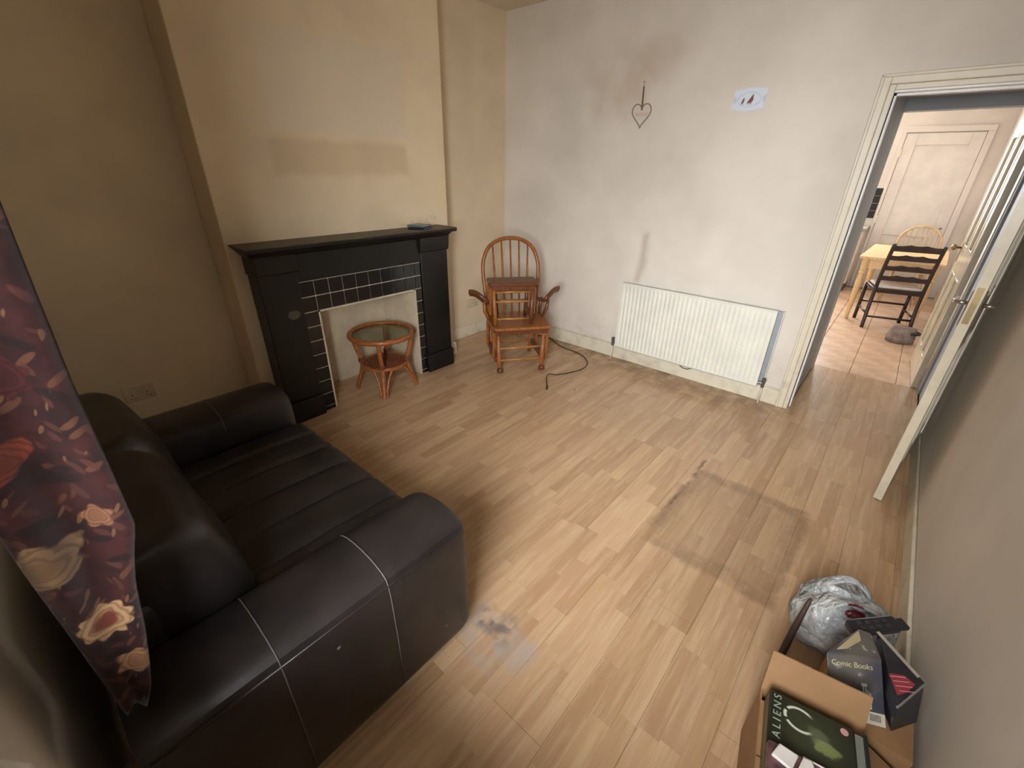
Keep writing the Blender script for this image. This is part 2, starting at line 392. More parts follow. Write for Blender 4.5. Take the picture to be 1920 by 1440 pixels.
struct('wall_kitchen_right', box(KX1, KX1+.1, LY, KY+.1, 0, KH), M_kit, 'pinkish white kitchen wall behind the open panelled door', 'wall')
bm = bmesh.new(); bx(bm, KX0-.1, DX0-.25, LY-.12, LY, 0, KH); bx(bm, DX0-.25, KX1+.1, LY-.12, LY, 2.3, KH); bx(bm, XR+.12, KX1+.1, LY-.12, LY, 0, 2.3)
struct('wall_kitchen_near', bm, M_kit, 'kitchen side of the wall around the second doorway', 'wall')
struct('ceiling_kitchen', box(KX0-.1, KX1+.1, LY-.12, KY+.1, KH, KH+.1), M_ceil, 'white kitchen ceiling', 'ceiling')
skirt('baseboard_kitchen', KX1-.02, KX1, LY+.95, KY, .14, 'white skirting board along the right kitchen wall')

# ------------------------------------------------------------------ doors
M_chrome = mat('chrome', (200, 198, 194), .18, .02, 20, metal=1.0)
M_brass = mat('dull_brass', (150, 132, 96), .3, .05, 20, metal=1.0)
def panel_door(name, label, w, h, th, m, panels, loc, rz, handle_x, hinge_side_z=(.25, 1.65)):
    """leaf in local x 0..w from the hinge, thickness centred on y; panels are sunk on both faces with mouldings"""
    d = tag(bpy.data.objects.new(name, None), label, 'door', kind='structure'); C.objects.link(d)
    d.location = loc; d.rotation_euler = (0, 0, rz)
    bm = bmesh.new()
    xs = sorted({0, w} | {p[0] for p in panels} | {p[1] for p in panels}); zs = sorted({.008, h} | {p[2] for p in panels} | {p[3] for p in panels})
    for a, b in zip(xs, xs[1:]):
        for c, e in zip(zs, zs[1:]):
            if not any(p[0] <= a and b <= p[1] and p[2] <= c and e <= p[3] for p in panels): bx(bm, a, b, -th/2, th/2, c, e)
    bmesh.ops.remove_doubles(bm, verts=bm.verts[:], dist=1e-5)
    obj('leaf', bm, m, d)
    for p in panels:
        obj('panel', box(p[0], p[1], -th/2+.012, th/2-.012, p[2], p[3]), m, d)
        bm = bmesh.new(); g = .018
        for s in (-1, 1):
            y0, y1 = sorted((s*(th/2-.013), s*(th/2+.003)))
            bx(bm, p[0], p[0]+g, y0, y1, p[2], p[3]); bx(bm, p[1]-g, p[1], y0, y1, p[2], p[3])
            bx(bm, p[0]+g, p[1]-g, y0, y1, p[2], p[2]+g); bx(bm, p[0]+g, p[1]-g, y0, y1, p[3]-g, p[3])
        obj('moulding', bm, m, d, bevel=.004)
    return d
def lever(parent, x, z, th, dirx):
    for s in (-1, 1):
        h = obj('handle', box(x-.02, x+.02, min(s*th/2, s*(th/2+.006)), max(s*th/2, s*(th/2+.006)), z-.08, z+.08), M_chrome, parent, bevel=.003)
        bm = bmesh.new(); yy = s*(th/2+.045)
        tube(bm, [(x, s*th/2, z+.02), (x, yy, z+.02), (x+dirx*.015, yy+s*.004, z+.02), (x+dirx*.11, yy+s*.002, z+.018)], [.009, .009, .009, .007], 10)
        obj('lever', bm, M_chrome, h, smooth=True)
fp = [(.10, .345, 1.06, 1.86), (.445, .69, 1.06, 1.86), (.10, .345, .22, .86), (.445, .69, .22, .86)]
H1 = Vector((3.325, 3.775, 0)); E1 = Vector((3.210, 2.985, 0)); dv = E1-H1; W1 = dv.length
d1 = panel_door('door_1', 'cream panelled living room door standing open along the right wall', W1, 1.975, .037, M_door, [(a*W1/.79, b*W1/.79, c, e) for a, b, c, e in fp], H1, math.atan2(dv.y, dv.x), .72)
lever(d1, W1-.055, 1.06, .037, -1)
obj('latch_plate', box(W1-.0005, W1+.0015, -.011, .011, 1.00, 1.16), M_brass, d1)
obj('latch_bolt', box(W1, W1+.010, -.006, .006, 1.07, 1.095), M_brass, d1)
for z in (.28, 1.62):
    bm = bmesh.new(); tube(bm, [(-.004, -.02, z-.045), (-.004, -.02, z+.045)], .007, 8); bx(bm, -.002, .002, -.02, .012, z-.045, z+.045)
    obj('hinge', bm, M_chrome, d1)
H2 = Vector((3.318, LY+.01, 0)); E2 = Vector((3.295, 5.70, 0)); dv = E2-H2
d2 = panel_door('door_2', 'cream panelled door opened into the kitchen beside the table', dv.length, 1.975, .038, M_door, [(a, b, c, e) for a, b, c, e in fp], H2, math.atan2(dv.y, dv.x), .72)
k = obj('knob_plate', box(.73, .77, -.025, .025, .93, 1.09), M_brass, d2, bevel=.003)
bm = bmesh.new()
for s in (-1, 1): lathe(bm, [(.004, 0), (.009, .002), (.009, .03), (.024, .042), (.026, .055), (.014, .066), (.002, .068)], 14, M=Matrix.Translation((.75, s*.02, 1.04)) @ Matrix.Rotation(-s*PI/2, 4, 'X'))
obj('knob', bm, M_brass, d2, smooth=True)
# cupboard door in the far kitchen wall
d3 = tag(bpy.data.objects.new('door_3', None), 'tall white cupboard door with a sunk panel in the far kitchen wall', 'door', kind='structure'); C.objects.link(d3)
d3.location = (2.47, KY-.001, 0); cw, ch = .79, 2.085
bm = bmesh.new(); bx(bm, -.035, 0, -.03, 0, 0, ch+.01); bx(bm, cw, cw+.07, -.03, 0, 0, ch+.01); bx(bm, -.035, cw+.07, -.03, 0, ch+.01, ch+.08)
obj('frame', bm, M_kit, d3, bevel=.006)
bm = bmesh.new(); bx(bm, .004, .13, -.022, 0, .01, ch); bx(bm, cw-.13, cw-.004, -.022, 0, .01, ch); bx(bm, .13, cw-.13, -.022, 0, ch-.14, ch); bx(bm, .13, cw-.13, -.022, 0, .80, .93); bx(bm, .13, cw-.13, -.022, 0, .01, .2)
M_cup = mat('cupboard_off_white', (216, 210, 204), .45, .04, 5)
obj('leaf', bm, M_cup, d3, bevel=.004)
for z0, z1 in ((.2, .80), (.93, ch-.14)): obj('panel', box(.13, cw-.13, -.008, 0, z0, z1), M_cup, d3)
for z in (.45, 1.0, 1.85): obj('hinge', box(-.012, .012, -.036, -.022, z-.05, z+.05), M_gloss_dirty, d3, bevel=.003)
bm = bmesh.new(); lathe(bm, [(.003, 0), (.012, .004), (.014, .012), (.002, .018)], 12, M=Matrix.Translation((cw-.06, -.022, .93)) @ Matrix.Rotation(PI/2, 4, 'X'))
obj('knob', bm, M_brass, d3, smooth=True)
# black wall tiles over the worktop
M_btile = mat('black_glazed_tile', (20, 20, 22), .12, .1, 8)
M_grout = mat('pale_grout', (196, 184, 160), .8, .1, 30)
ts = thing('tile_splashback', 'black square wall tiles on the kitchen wall left of the cupboard', 'tiles', (2.028, KY-.001, 1.005))
obj('grout_bed', box(0, .405, -.006, 0, 0, .405), M_grout, ts)
km = bpy.data.meshes.new('tile'); _b = box(.003, .098, -.012, -.003, .003, .098)
bmesh.ops.recalc_face_normals(_b, faces=_b.faces[:]); _b.to_mesh(km); _b.free(); km.materials.append(M_btile)
for i in range(4):
    for j in range(4): piece('tile', km, None, ts, (i*.101, 0, j*.101))
M_cab = mat('cabinet_white', (226, 214, 200), .4)
cb = thing('kitchen_base_unit', 'pale kitchen base unit under the black wall tiles', 'cabinet', (1.685, KY-.001, 0))
obj('body', box(0, .72, -.50, 0, .12, .86), M_cab, cb, bevel=.003)
obj('plinth', box(.01, .71, -.45, 0, 0, .12), mat('brown_plinth', (92, 62, 42), .5), cb)
obj('worktop', box(-.02, .745, -.53, 0, .86, .90), mat('grey_worktop', (150, 146, 140), .35), cb, bevel=.005)
obj('door', box(.02, .355, -.52, -.50, .14, .84), M_cab, cb, bevel=.003); obj('door', box(.365, .70, -.52, -.50, .14, .84), M_cab, cb, bevel=.003)

# ------------------------------------------------------------------ fireplace
def black_paint():
    t = NT('black_painted_surround'); p = t.pos(); x, y, z = t.sep(p)
    dy = t.math('SUBTRACT', y, 1.375); dz = t.math('SUBTRACT', z, .735)
    dd = t.math('ADD', t.math('POWER', t.math('MULTIPLY', dy, 1.0), 2.0), t.math('POWER', t.math('MULTIPLY', dz, 1.5), 2.0))
    m = t.math('MULTIPLY', t.ss(t.math('ADD', t.math('SQRT', dd), t.math('MULTIPLY', t.math('SUBTRACT', t.noise(p, 40, 3), .5), .04)), .034, .044, 1, 0), .55)
    top = t.math('MULTIPLY', t.ss(z, 1.160, 1.166), t.ss(t.noise(p, 9, 5, .7), .35, .7, .55, .9))      # dust lying on the shelf
    c = t.mix(t.noise(p, 8, 4), lin((14, 15, 15)), lin((28, 28, 27)))
    c = t.mix(m, c, lin((110, 105, 92))); c = t.mix(top, c, lin((118, 108, 90)))
    t.base(c); t.bump(t.noise(p, 40, 3), .08, .003); return t.fin(t.math('MULTIPLY_ADD', top, .3, .36), 0, .4)
M_black = black_paint()
fp_ = thing('fireplace', 'black painted fireplace surround with black tiles round a white recess', 'fireplace', (0, 1.93, 0))
def fpo(name, bm, m, **k):
    for v in bm.verts: v.co.y -= 1.93
    return obj(name, bm, m, fp_, **k)
TX = .128
bm = bmesh.new(); bx(bm, .0, TX, 1.42, OY0, 0, .93); bx(bm, 0, TX, OY1, 2.42, 0, .93); bx(bm, 0, TX, OY0, OY1, OZ, .93)
fpo('tile_bed', bm, M_grout)
t_ = .0992
tmesh = bpy.data.meshes.new('tile'); _b = box(0, .008, 0, 1, 0, 1)
bmesh.ops.recalc_face_normals(_b, faces=_b.faces[:]); _b.to_mesh(tmesh); _b.free(); tmesh.materials.append(M_btile)
def ftile(y0, y1, z0, z1):
    g = .0036; piece('tile', tmesh, None, fp_, (TX, y0+g-1.93, z0+g), (1, y1-y0-2*g, z1-z0-2*g))
cols = [1.442] + [OY0+i*(OY1-OY0)/8 for i in range(9)] + [2.395]
for a, b in zip(cols, cols[1:]):
    for z0 in (OZ, OZ+t_): ftile(a, b, z0, z0+t_)
for a, b in ((1.442, OY0), (OY1, 2.395)):
    z = OZ
    while z > .01:
        ftile(a, b, max(.0, z-t_), z); z -= t_
# white painted recess with splayed cheeks
bm = bmesh.new(); BX = -.245; by0, by1 = 1.69, 2.27
M_recess = mat('recess_white', (204, 190, 164), .6, .08, 6)
hexa(bm, [(TX, OY0-.001, 0), (TX, OY0+.012, 0), (BX, by0, 0), (BX, by0-.1, 0), (TX, OY0-.001, OZ), (TX, OY0+.012, OZ), (BX, by0, OZ), (BX, by0-.1, OZ)])
hexa(bm, [(TX, OY1-.012, 0), (TX, OY1+.001, 0), (BX, by1+.05, 0), (BX, by1, 0), (TX, OY1-.012, OZ), (TX, OY1+.001, OZ), (BX, by1+.05, OZ), (BX, by1, OZ)])
bx(bm, BX-.01, BX, by0-.1, by1+.05, 0, OZ)
bx(bm, BX, TX, OY0, OY1, OZ-.012, OZ+.002)
fpo('recess_lining', bm, M_recess)
# surround
fpo('frieze', box(0, .142, 1.225, 2.64, .928, 1.10), M_black, bevel=.004)
for y0, y1, cov in ((1.215, 1.445, 1.46), (2.392, 2.655, 2.392)):
    pl = fpo('pilaster', box(0, .150, y0, y1, .15, 1.09), M_black, bevel=.005)
    fpo('plinth_block', box(0, .168, y0-.006, y1+.006, 0, .155), M_black, bevel=.006)
    bm = bmesh.new(); prism(bm, [(0, .995), (.152, .995), (.158, 1.0), (.166, 1.06), (.170, 1.10), (.170, 1.125), (0, 1.125)], y0-.008, y1+.012, 'y')
    fpo('capital', bm, M_black, bevel=.003)
bm = bmesh.new(); prof = [(0, 1.100), (.165, 1.100), (.185, 1.112), (.205, 1.132), (.238, 1.140), (.243, 1.150), (.243, 1.162), (.236, 1.168), (0, 1.168)]
rings = []
for y, k in ((1.150, 0), (1.156, .0), (2.684, 0), (2.690, 0)):
    rings.append([(x, (1.150+max(0, .243-max(x, .14))*.55*(1 if z < 1.14 else 0)) if y < 1.9 else (2.690-max(0, .243-max(x, .14))*.55*(1 if z < 1.14 else 0)), z) for x, z in prof])
bm = bmesh.new(); loft(bm, [rings[0], rings[-1]])
fpo('mantel_shelf', bm, M_black, bevel=.002, seg=1)

# ------------------------------------------------------------------ things on the mantel
M_case = mat('blue_grey_plastic', (84, 100, 108), .3)
M_casedk = mat('dark_case_plastic', (34, 36, 40), .3)
t = thing('disc_case', 'dark blue grey disc case lying on the mantel shelf, lower of two', 'case', (.135, 2.415, 1.168), math.radians(28), group='disc cases on the mantel')
obj('shell', box(-.065, .065, -.068, .068, 0, .014), M_casedk, t, bevel=.002); obj('spine_label', box(.0655, .0665, -.06, .06, .003, .011), M_case, t)
t = thing('disc_case', 'pale blue grey disc case on the mantel shelf, upper of two', 'case', (.115, 2.425, 1.1825), math.radians(18), group='disc cases on the mantel')
obj('shell', box(-.062, .062, -.066, .066, 0, .013), M_case, t, bevel=.002); obj('spine_label', box(.0625, .0635, -.05, .05, .003, .010), mat('pale_label', (170, 182, 186), .4), t)

# ------------------------------------------------------------------ cane side table
M_cane = mat('orange_cane', (158, 94, 50), .35, .22, 30, stretch=(1, 1, 4))
M_canedk = mat('dark_cane_weave', (120, 66, 40), .5, .25, 60)
ct = thing('cane_side_table', 'round cane side table with a glass top standing in the fireplace', 'side table', (.105, 2.0, 0), math.radians(2))
ZT = .445; RT = .232
bm = bmesh.new(); torus(bm, RT, .019, (0, 0, ZT), 48, 10); obj('top_rim', bm, M_cane, ct, smooth=True)
bm = bmesh.new(); torus(bm, RT-.025, .010, (0, 0, ZT-.012), 48, 8); obj('inner_rim', bm, M_cane, ct, smooth=True)
def glass_top():
    t = NT('table_glass'); tr = t.n.new('ShaderNodeBsdfTransparent'); tr.inputs[0].default_value = (.86, .89, .82, 1); gl = t.n.new('ShaderNodeBsdfGlossy'); gl.inputs['Roughness'].default_value = .05
    mx = t.n.new('ShaderNodeMixShader'); lw = t.n.new('ShaderNodeLayerWeight'); lw.inputs[0].default_value = .12
    t.l.new(t.math('MULTIPLY', lw.outputs['Fresnel'], .5), mx.inputs[0]); t.l.new(tr.outputs[0], mx.inputs[1]); t.l.new(gl.outputs[0], mx.inputs[2]); t.l.new(mx.outputs[0], t.out.inputs[0]); return t.m
bm = bmesh.new(); lathe(bm, [(RT-.022, .0), (RT-.012, .0), (RT-.012, .006), (RT-.022, .006)], 48, (0, 0, ZT)); bm.free()
bm = bmesh.new(); lathe(bm, [(.001, 0), (RT-.012, 0), (RT-.012, .006), (.001, .006)], 48, (0, 0, ZT+.001)); obj('glass_top', bm, glass_top(), ct)
zs = .205; rsn = .165
bm = bmesh.new(); torus(bm, rsn, .015, (0, 0, zs), 44, 8); obj('shelf_rim', bm, M_cane, ct, smooth=True)
bm = bmesh.new(); lathe(bm, [(.001, -.004), (rsn-.004, -.004), (rsn-.004, .004), (.001, .004)], 36, (0, 0, zs)); sh = obj('woven_shelf', bm, M_canedk, ct)
bm = bmesh.new()
for i in range(-6, 7):
    c = i*.024; L = math.sqrt(max(0, (rsn-.01)**2-c*c))
    tube(bm, [(c, -L, zs+.007), (c, L, zs+.007)], .005, 5); tube(bm, [(-L, c, zs+.009), (L, c, zs+.009)], .0045, 5)
obj('weave', bm, M_canedk, sh)
for k in range(4):
    a = math.radians(-42+90*k); ca, sa = math.cos(a), math.sin(a)
    P = lambda r, z: (r*ca, r*sa, z)
    bm = bmesh.new(); tube(bm, spline([P(RT-.012, ZT-.01), P(.200, .33), P(.172, .235), P(.180, .15), P(.225, .02), P(.232, 0)], 6), .0165, 10)
    lg = obj('leg', bm, M_cane, ct, smooth=True)
    for s in (-1, 1):
        b = a+s*.40
        bm = bmesh.new(); tube(bm, spline([(rsn*math.cos(b), rsn*math.sin(b), zs-.012), (.185*math.cos(a+s*.22), .185*math.sin(a+s*.22), .13), (.212*math.cos(a+s*.12), .212*math.sin(a+s*.12), .06), (.226*math.cos(a+s*.10), .226*math.sin(a+s*.10), .003)], 6), .010, 8)
        obj('brace', bm, M_cane, lg, smooth=True)
    bm = bmesh.new()
    for q in range(3): torus(bm, .021, .006, (.172*ca, .172*sa, .222+q*.011), 14, 6)
    obj('binding', bm, M_canedk, lg, smooth=True)

# ------------------------------------------------------------------ glider chair with its footstool on the seat
M_oak = mat('honey_wood', (152, 93, 47), .32, .2, 14, stretch=(6, 6, 1))
M_oakdk = mat('brown_wood', (104, 60, 34), .32, .2, 14, stretch=(6, 6, 1))
M_oaklt = mat('pale_honey_wood', (168, 114, 62), .32, .18, 14, stretch=(1, 6, 6))
def slab(bm, x0, x1, y0, y1, z0, z1, r=.04, M=None, n=5):
    pts = []
    for cx, cy, a0 in ((x1-r, y1-r, 0), (x0+r, y1-r, 90), (x0+r, y0+r, 180), (x1-r, y0+r, 270)):
        for k in range(n+1):
            a = math.radians(a0+90*k/n); pts.append((cx+r*math.cos(a), cy+r*math.sin(a)))
    rings = [[Vector((x, y, z)) for x, y in pts] for z in (z0, z1)]
    if M: rings = [[M @ p for p in q] for q in rings]
    loft(bm, rings)
gc = thing('glider_chair', 'honey coloured wooden glider chair with a hooped spindle back in the corner', 'chair', (.56, 3.06, 0), math.radians(53.6))
bm = bmesh.new(); slab(bm, -.25, .25, -.23, .23, .385, .41, .05); obj('seat', bm, M_oak, gc, bevel=.006)
def hoop_y(z): return .20+(z-.42)*.20
pts = [(-.215, hoop_y(.42), .42), (-.232, hoop_y(.55), .55), (-.248, hoop_y(.72), .72), (-.244, hoop_y(.85), .85), (-.195, hoop_y(.965), .965), (-.10, hoop_y(1.025), 1.025), (0, hoop_y(1.04), 1.04)]
pts = pts+[(-x, y, z) for x, y, z in reversed(pts[:-1])]
bm = bmesh.new(); tube(bm, spline(pts, 6), .017, 10); obj('hoop_back', bm, M_oak, gc, smooth=True)
for i in range(5):
    x = (i-2)*.077; zt = 1.03-.9*x*x-(.018 if abs(i-2) == 2 else 0)
    bm = bmesh.new(); tube(bm, [(x*.86, hoop_y(.41), .41), (x*.95, hoop_y(.7), .70), (x*1.02, hoop_y(zt), zt)], [.009, .010, .007], 8); obj('spindle', bm, M_oak, gc, smooth=True)
for s in (-1, 1):
    bm = bmesh.new()
    P = spline([(s*.232, .20, .53), (s*.255, .06, .55), (s*.295, .05, .59), (s*.345, .08, .625), (s*.392, .11, .628)], 5)
    tube(bm, P, [.022+.014*min(1, i/8) for i in range(len(P))], 10, .55); ar = obj('armrest', bm, M_oakdk, gc, smooth=True)
    for y, xt in ((.10, .245), (.03, .285)):
        bm = bmesh.new(); tube(bm, [(s*.235, y+.02, .40), (s*(xt-.01), y+.01, .48), (s*xt, y, .565)], [.013, .017, .011], 8); obj('arm_post', bm, M_oakdk if s > 0 else M_oak, ar, smooth=True)
    # glider linkage and base side
    bm = bmesh.new(); bx(bm, s*.205-.014, s*.205+.014, -.20, .20, .335, .385); obj('seat_rail', bm, M_oakdk, gc, bevel=.004)
    for y in (-.17, .15):
        bm = bmesh.new(); tube(bm, [(s*.232, y, .36), (s*.232, y+.03, .13)], .014, 6); obj('swing_arm', bm, M_oak, gc)
    bm = bmesh.new(); bx(bm, s*.205-.018, s*.205+.018, -.16, .28, .085, .135); obj('base_rail', bm, M_oakdk, gc, bevel=.005)
    for y in (-.165, .23):
        bm = bmesh.new(); tube(bm, [(s*.185, y-.02 if y < 0 else y+.02, .0), (s*.19, y, .12), (s*.20, y+.005, .385 if y < 0 else .30)], [.017, .020, .015], 8); obj('leg', bm, M_oak, gc, smooth=True)
    bm = bmesh.new(); lathe(bm, [(.004, 0), (.026, .004), (.030, .02), (.022, .04), (.004, .045)], 12, (s*.185, -.19, 0)); obj('foot', bm, M_oakdk, gc, smooth=True)
for z, y in ((.21, -.165), (.105, -.175), (.12, .22)):
    bm = bmesh.new(); tube(bm, [(-.19, y, z), (0, y, z), (.19, y, z)], [.009, .012, .009], 8); obj('stretcher', bm, M_oaklt, gc, smooth=True)
bm = bmesh.new(); bx(bm, -.19, .19, -.20, -.185, .34, .384); obj('front_apron', bm, M_oakdk, gc, bevel=.003)
# white plastic caps seen on the seat
# footstool
fs = thing('footstool', 'small brown wooden glider footstool stacked on the seat of the glider chair', 'footstool', (.525, 3.015, .4105), math.radians(51))
bm = bmesh.new(); slab(bm, -.205, .205, -.155, .06, .325, .352, .03); obj('top', bm, M_oakdk, fs, bevel=.004)
for s in (-1, 1):
    for y in (-.12, .10):
        bm = bmesh.new(); tube(bm, [(s*.15, y*1.15, 0), (s*.155, y, .12), (s*.165, y, .325)], [.016, .019, .014], 8); obj('leg', bm, M_oak if s < 0 else M_oakdk, fs, smooth=True)
    bm = bmesh.new(); bx(bm, s*.155-.013, s*.155+.013, -.14, .12, .05, .09); obj('side_rail', bm, M_oakdk, fs, bevel=.004)
    for y in (-.09, .07):
        bm = bmesh.new(); tube(bm, [(s*.185, y, .30), (s*.185, y+.015, .07)], .011, 6); obj('swing_arm', bm, M_oak, fs)
for z, y in ((.27, -.12), (.19, -.12), (.045, -.125), (.22, .10), (.14, .10)):
    bm = bmesh.new(); tube(bm, [(-.155, y, z), (0, y, z), (.155, y, z)], [.008, .011, .008], 8); obj('stretcher', bm, M_oaklt, fs, smooth=True)
bm = bmesh.new(); bx(bm, -.17, .17, -.135, -.12, .285, .325); obj('apron', bm, M_oakdk, fs, bevel=.003)

# cable on the floor
M_cable = mat('brown_black_cable', (64, 52, 42), .5)
cp = [(.30,3.775,.006),(.41,3.77,.006),(.62,3.665,.006),(.87,3.62,.006),(1.00,3.545,.006),(1.075,3.44,.006),(1.09,3.32,.006),(1.05,3.19,.006),(1.0,3.09,.007),(.955,3.06,.007),(.945,3.04,.009),(.965,2.985,.010),(1.075,2.845,.008)]
bm = bmesh.new(); tube(bm, spline(cp, 8), .0048, 7)
cb_ = thing('loose_cable', 'dark cable curling over the laminate from behind the glider chair', 'cable', (0, 0, 0))
obj('flex', bm, M_cable, cb_, smooth=True)
bm = bmesh.new(); tube(bm, [(1.072, 2.85, .010), (1.10, 2.81, .010)], [.009, .010], 8); obj('plug_end', bm, M_cable, cb_, smooth=True)

# sockets
M_socket = mat('beige_socket', (206, 190, 160), .4)
def socket(loc, label):
    s = thing('wall_socket', label, 'socket', loc, group='double wall sockets')
    obj('plate', box(0, .010, -.073, .073, -.044, .044), M_socket, s, bevel=.004)
    for y in (-.036, .036):
        obj('switch', box(.010, .014, y-.006, y+.006, .012, .032), M_socket, s, bevel=.001)
        bm = bmesh.new(); bx(bm, .0095, .0105, y-.003, y+.003, -.006, .002); bx(bm, .0095, .0105, y-.013, y-.007, -.026, -.021); bx(bm, .0095, .0105, y+.007, y+.013, -.026, -.021)
        obj('pin_holes', bm, M_cable, s)
socket((XL, .56, .352), 'double wall socket low on the alcove wall above the sofa arm')
socket((XL, 3.312, .342), 'double wall socket beside the glider chair')

# ------------------------------------------------------------------ radiator
M_rad = mat('radiator_white', (226, 226, 214), .35, .03, 8)
M_radin = mat('radiator_grey_shade', (150, 156, 158), .5, .05, 8)
RX0, RX1, RZ0, RZ1 = 1.1825, 2.383, .131, .721
rd = thing('radiator', 'white ribbed double panel radiator on the back wall', 'radiator', ((RX0+RX1)/2, YB, 0))
hw = (RX1-RX0)/2
def rad_panel(yf, x0, x1):
    bm = bmesh.new(); N = 34; n = 34*8; rows = []
    zz = [RZ0, RZ0+.012, RZ0+.03, RZ0+.055, RZ1-.055, RZ1-.03, RZ1-.012, RZ1]
    for z in zz:
        k = 0 if z < RZ0+.02 or z > RZ1-.02 else (1 if RZ0+.05 < z < RZ1-.05 else .5)
        row = []
        for i in range(n+1):
            u = i/n; x = x0+(x1-x0)*u; e = 1 if .02 < u < .98 else 0
            h = max(0, .5-.5*math.cos(2*PI*u*N))**.7
            edge = .010 if z in (RZ0, RZ1) else 0
            row.append((x, yf+.008*(1-h)*k*e+edge, z))
        rows.append(row)
    V = [[bm.verts.new(p) for p in r] for r in rows]
    for a, b in zip(V, V[1:]):
        for i in range(n): bm.faces.new((a[i], a[i+1], b[i+1], b[i]))
    B = [[bm.verts.new((p[0], yf+.018, p[2])) for p in r] for r in (rows[0], rows[-1])]
    for i in range(n):
        bm.faces.new((V[0][i+1], V[0][i], B[0][i], B[0][i+1])); bm.faces.new((V[-1][i], V[-1][i+1], B[1][i+1], B[1][i])); bm.faces.new((B[0][i], B[1][i], B[1][i+1], B[0][i+1]))
    for i in (0, n): bm.faces.new([r[i] for r in V]+[B[1][i], B[0][i]])
    return bm
obj('front_panel', rad_panel(-.090, -hw, hw), M_rad, rd, smooth='auto')
bm = bmesh.new(); bx(bm, -hw+.01, hw+.030, -.036, -.022, RZ0, RZ1-.01); obj('rear_panel', bm, M_radin, rd, bevel=.003)  # white panel coloured grey: shade behind the front panel painted in
obj('end_lip', box(hw+.030, hw+.036, -.042, -.022, RZ0, RZ1-.008), M_rad, rd, bevel=.002)
bm = bmesh.new(); bx(bm, -hw+.03, hw-.03, -.072, -.036, RZ0+.02, RZ1-.03); obj('convector_fins', bm, M_radin, rd)
for x in (-hw+.15, hw-.15):
    obj('wall_bracket', box(x-.02, x+.02, -.022, -.003, RZ0+.05, RZ1-.05), M_radin, rd)
for s, lab in ((-1, 0), (1, 0)):
    x = s*(hw+.036)
    bm = bmesh.new(); tube(bm, [(s*hw*.985, -.06, .165), (x, -.06, .165)], .010, 8); lathe(bm, [(.006, 0), (.011, .003), (.011, .04), (.014, .045), (.014, .075), (.008, .08), (.002, .082)], 12, (x, -.06, .13))
    v = obj('valve', bm, mat('valve_metal', (120, 116, 108), .35, .05, 20, metal=.6), rd, smooth='auto')
    bm = bmesh.new(); tube(bm, [(x, -.06, 0), (x, -.06, .14)], .0075, 8); obj('pipe', bm, M_gloss, rd, smooth=True)
bm = bmesh.new(); tube(bm, spline([(.0, -.052, .118), (.03, -.055, .105), (.07, -.055, .105), (.10, -.05, .122), (.14, -.045, .128)], 5), .003, 6); tube(bm, [(.0, -.052, .118), (-.01, -.05, .135)], .003, 6)
obj('loose_wire', bm, M_cable, rd, smooth=True)

# ------------------------------------------------------------------ wall hangings
M_wire = mat('rusty_wire', (150, 134, 110), .6, .15, 30)
ht = thing('hanging_heart', 'small wire heart hanging from a ribbon on the back wall', 'ornament', (1.118, YB-.008, 1.865))
hp = []
for k in range(49):
    a = 2*PI*k/48; hp.append((.0755*math.sin(a)**3, 0, .098+.0054*(13*math.cos(a)-5*math.cos(2*a)-2*math.cos(3*a)-math.cos(4*a))))
bm = bmesh.new(); tube(bm, hp[:-1]+[hp[0]], .0042, 6); obj('wire_heart', bm, M_wire, ht, smooth=True)
bm = bmesh.new(); bx(bm, -.043, .046, -.003, .003, .085, .108); obj('name_strip', bm, mat('faded_strip', (206, 190, 166), .7, .1, 60), ht)
bm = bmesh.new(); hexa(bm, [(-.004, -.004, .122), (.006, -.004, .122), (.006, .003, .122), (-.004, .003, .122), (-.010, -.003, .272), (-.001, -.003, .272), (-.001, .003, .272), (-.010, .003, .272)])
obj('ribbon', bm, mat('brown_ribbon', (112, 92, 68), .8), ht)
bm = bmesh.new(); tube(bm, [(-.005, .006, .30), (-.006, -.006, .302)], .003, 6); tube(bm, [(-.005, -.002, .272), (-.006, -.004, .302)], .0012, 5); obj('nail', bm, mat('nail_grey', (150, 140, 120), .4, metal=.5), ht)
def plaque_mat():
    t = NT('plaque_print'); x, y, z = t.sep(t.obj())
    r = t.math('SQRT', t.math('ADD', t.math('POWER', t.math('DIVIDE', x, .070), 2.0), t.math('POWER', t.math('DIVIDE', z, .040), 2.0)))
    ringm = t.math('MULTIPLY', t.ss(r, .86, .94), t.ss(r, 1.02, 1.10, 1, 0)); tick = t.ss(t.noise(t.obj(), 160, 2), .45, .6)
    c = t.mix(t.math('MULTIPLY', t.math('MULTIPLY', ringm, tick), .45), lin((226, 236, 248)), lin((150, 160, 176)))
    edge = t.math('MULTIPLY', t.ss(t.math('ABSOLUTE', x), .076, .082), t.ss(t.math('ABSOLUTE', z), .012, .02, 1, 0))
    c = t.mix(t.math('MULTIPLY', edge, .35), c, lin((160, 172, 186))); t.base(c); return t.fin(.3)
pq = thing('wall_plaque', 'small white plaque with two brown sailing boats on the back wall', 'plaque', (1.866, YB-.001, 2.006))
out = []
for (xa, za), (xb, zb), bulge in (((-.105, -.048), (.095, -.052), -.014), ((.095, -.052), (.103, .050), -.007), ((.103, .050), (-.100, .050), .014), ((-.100, .050), (-.105, -.048), .006)):
    for k in range(8):
        u = k/8; b = bulge*math.sin(PI*u)
        horiz = abs(xb-xa) > abs(zb-za)
        out.append((xa+(xb-xa)*u+(0 if horiz else b), za+(zb-za)*u+(b if horiz else 0)))
bm = bmesh.new(); prism(bm, out, -.006, 0, 'y'); obj('board', bm, plaque_mat(), pq)
M_sail = mat('brown_sail', (120, 74, 66), .6)
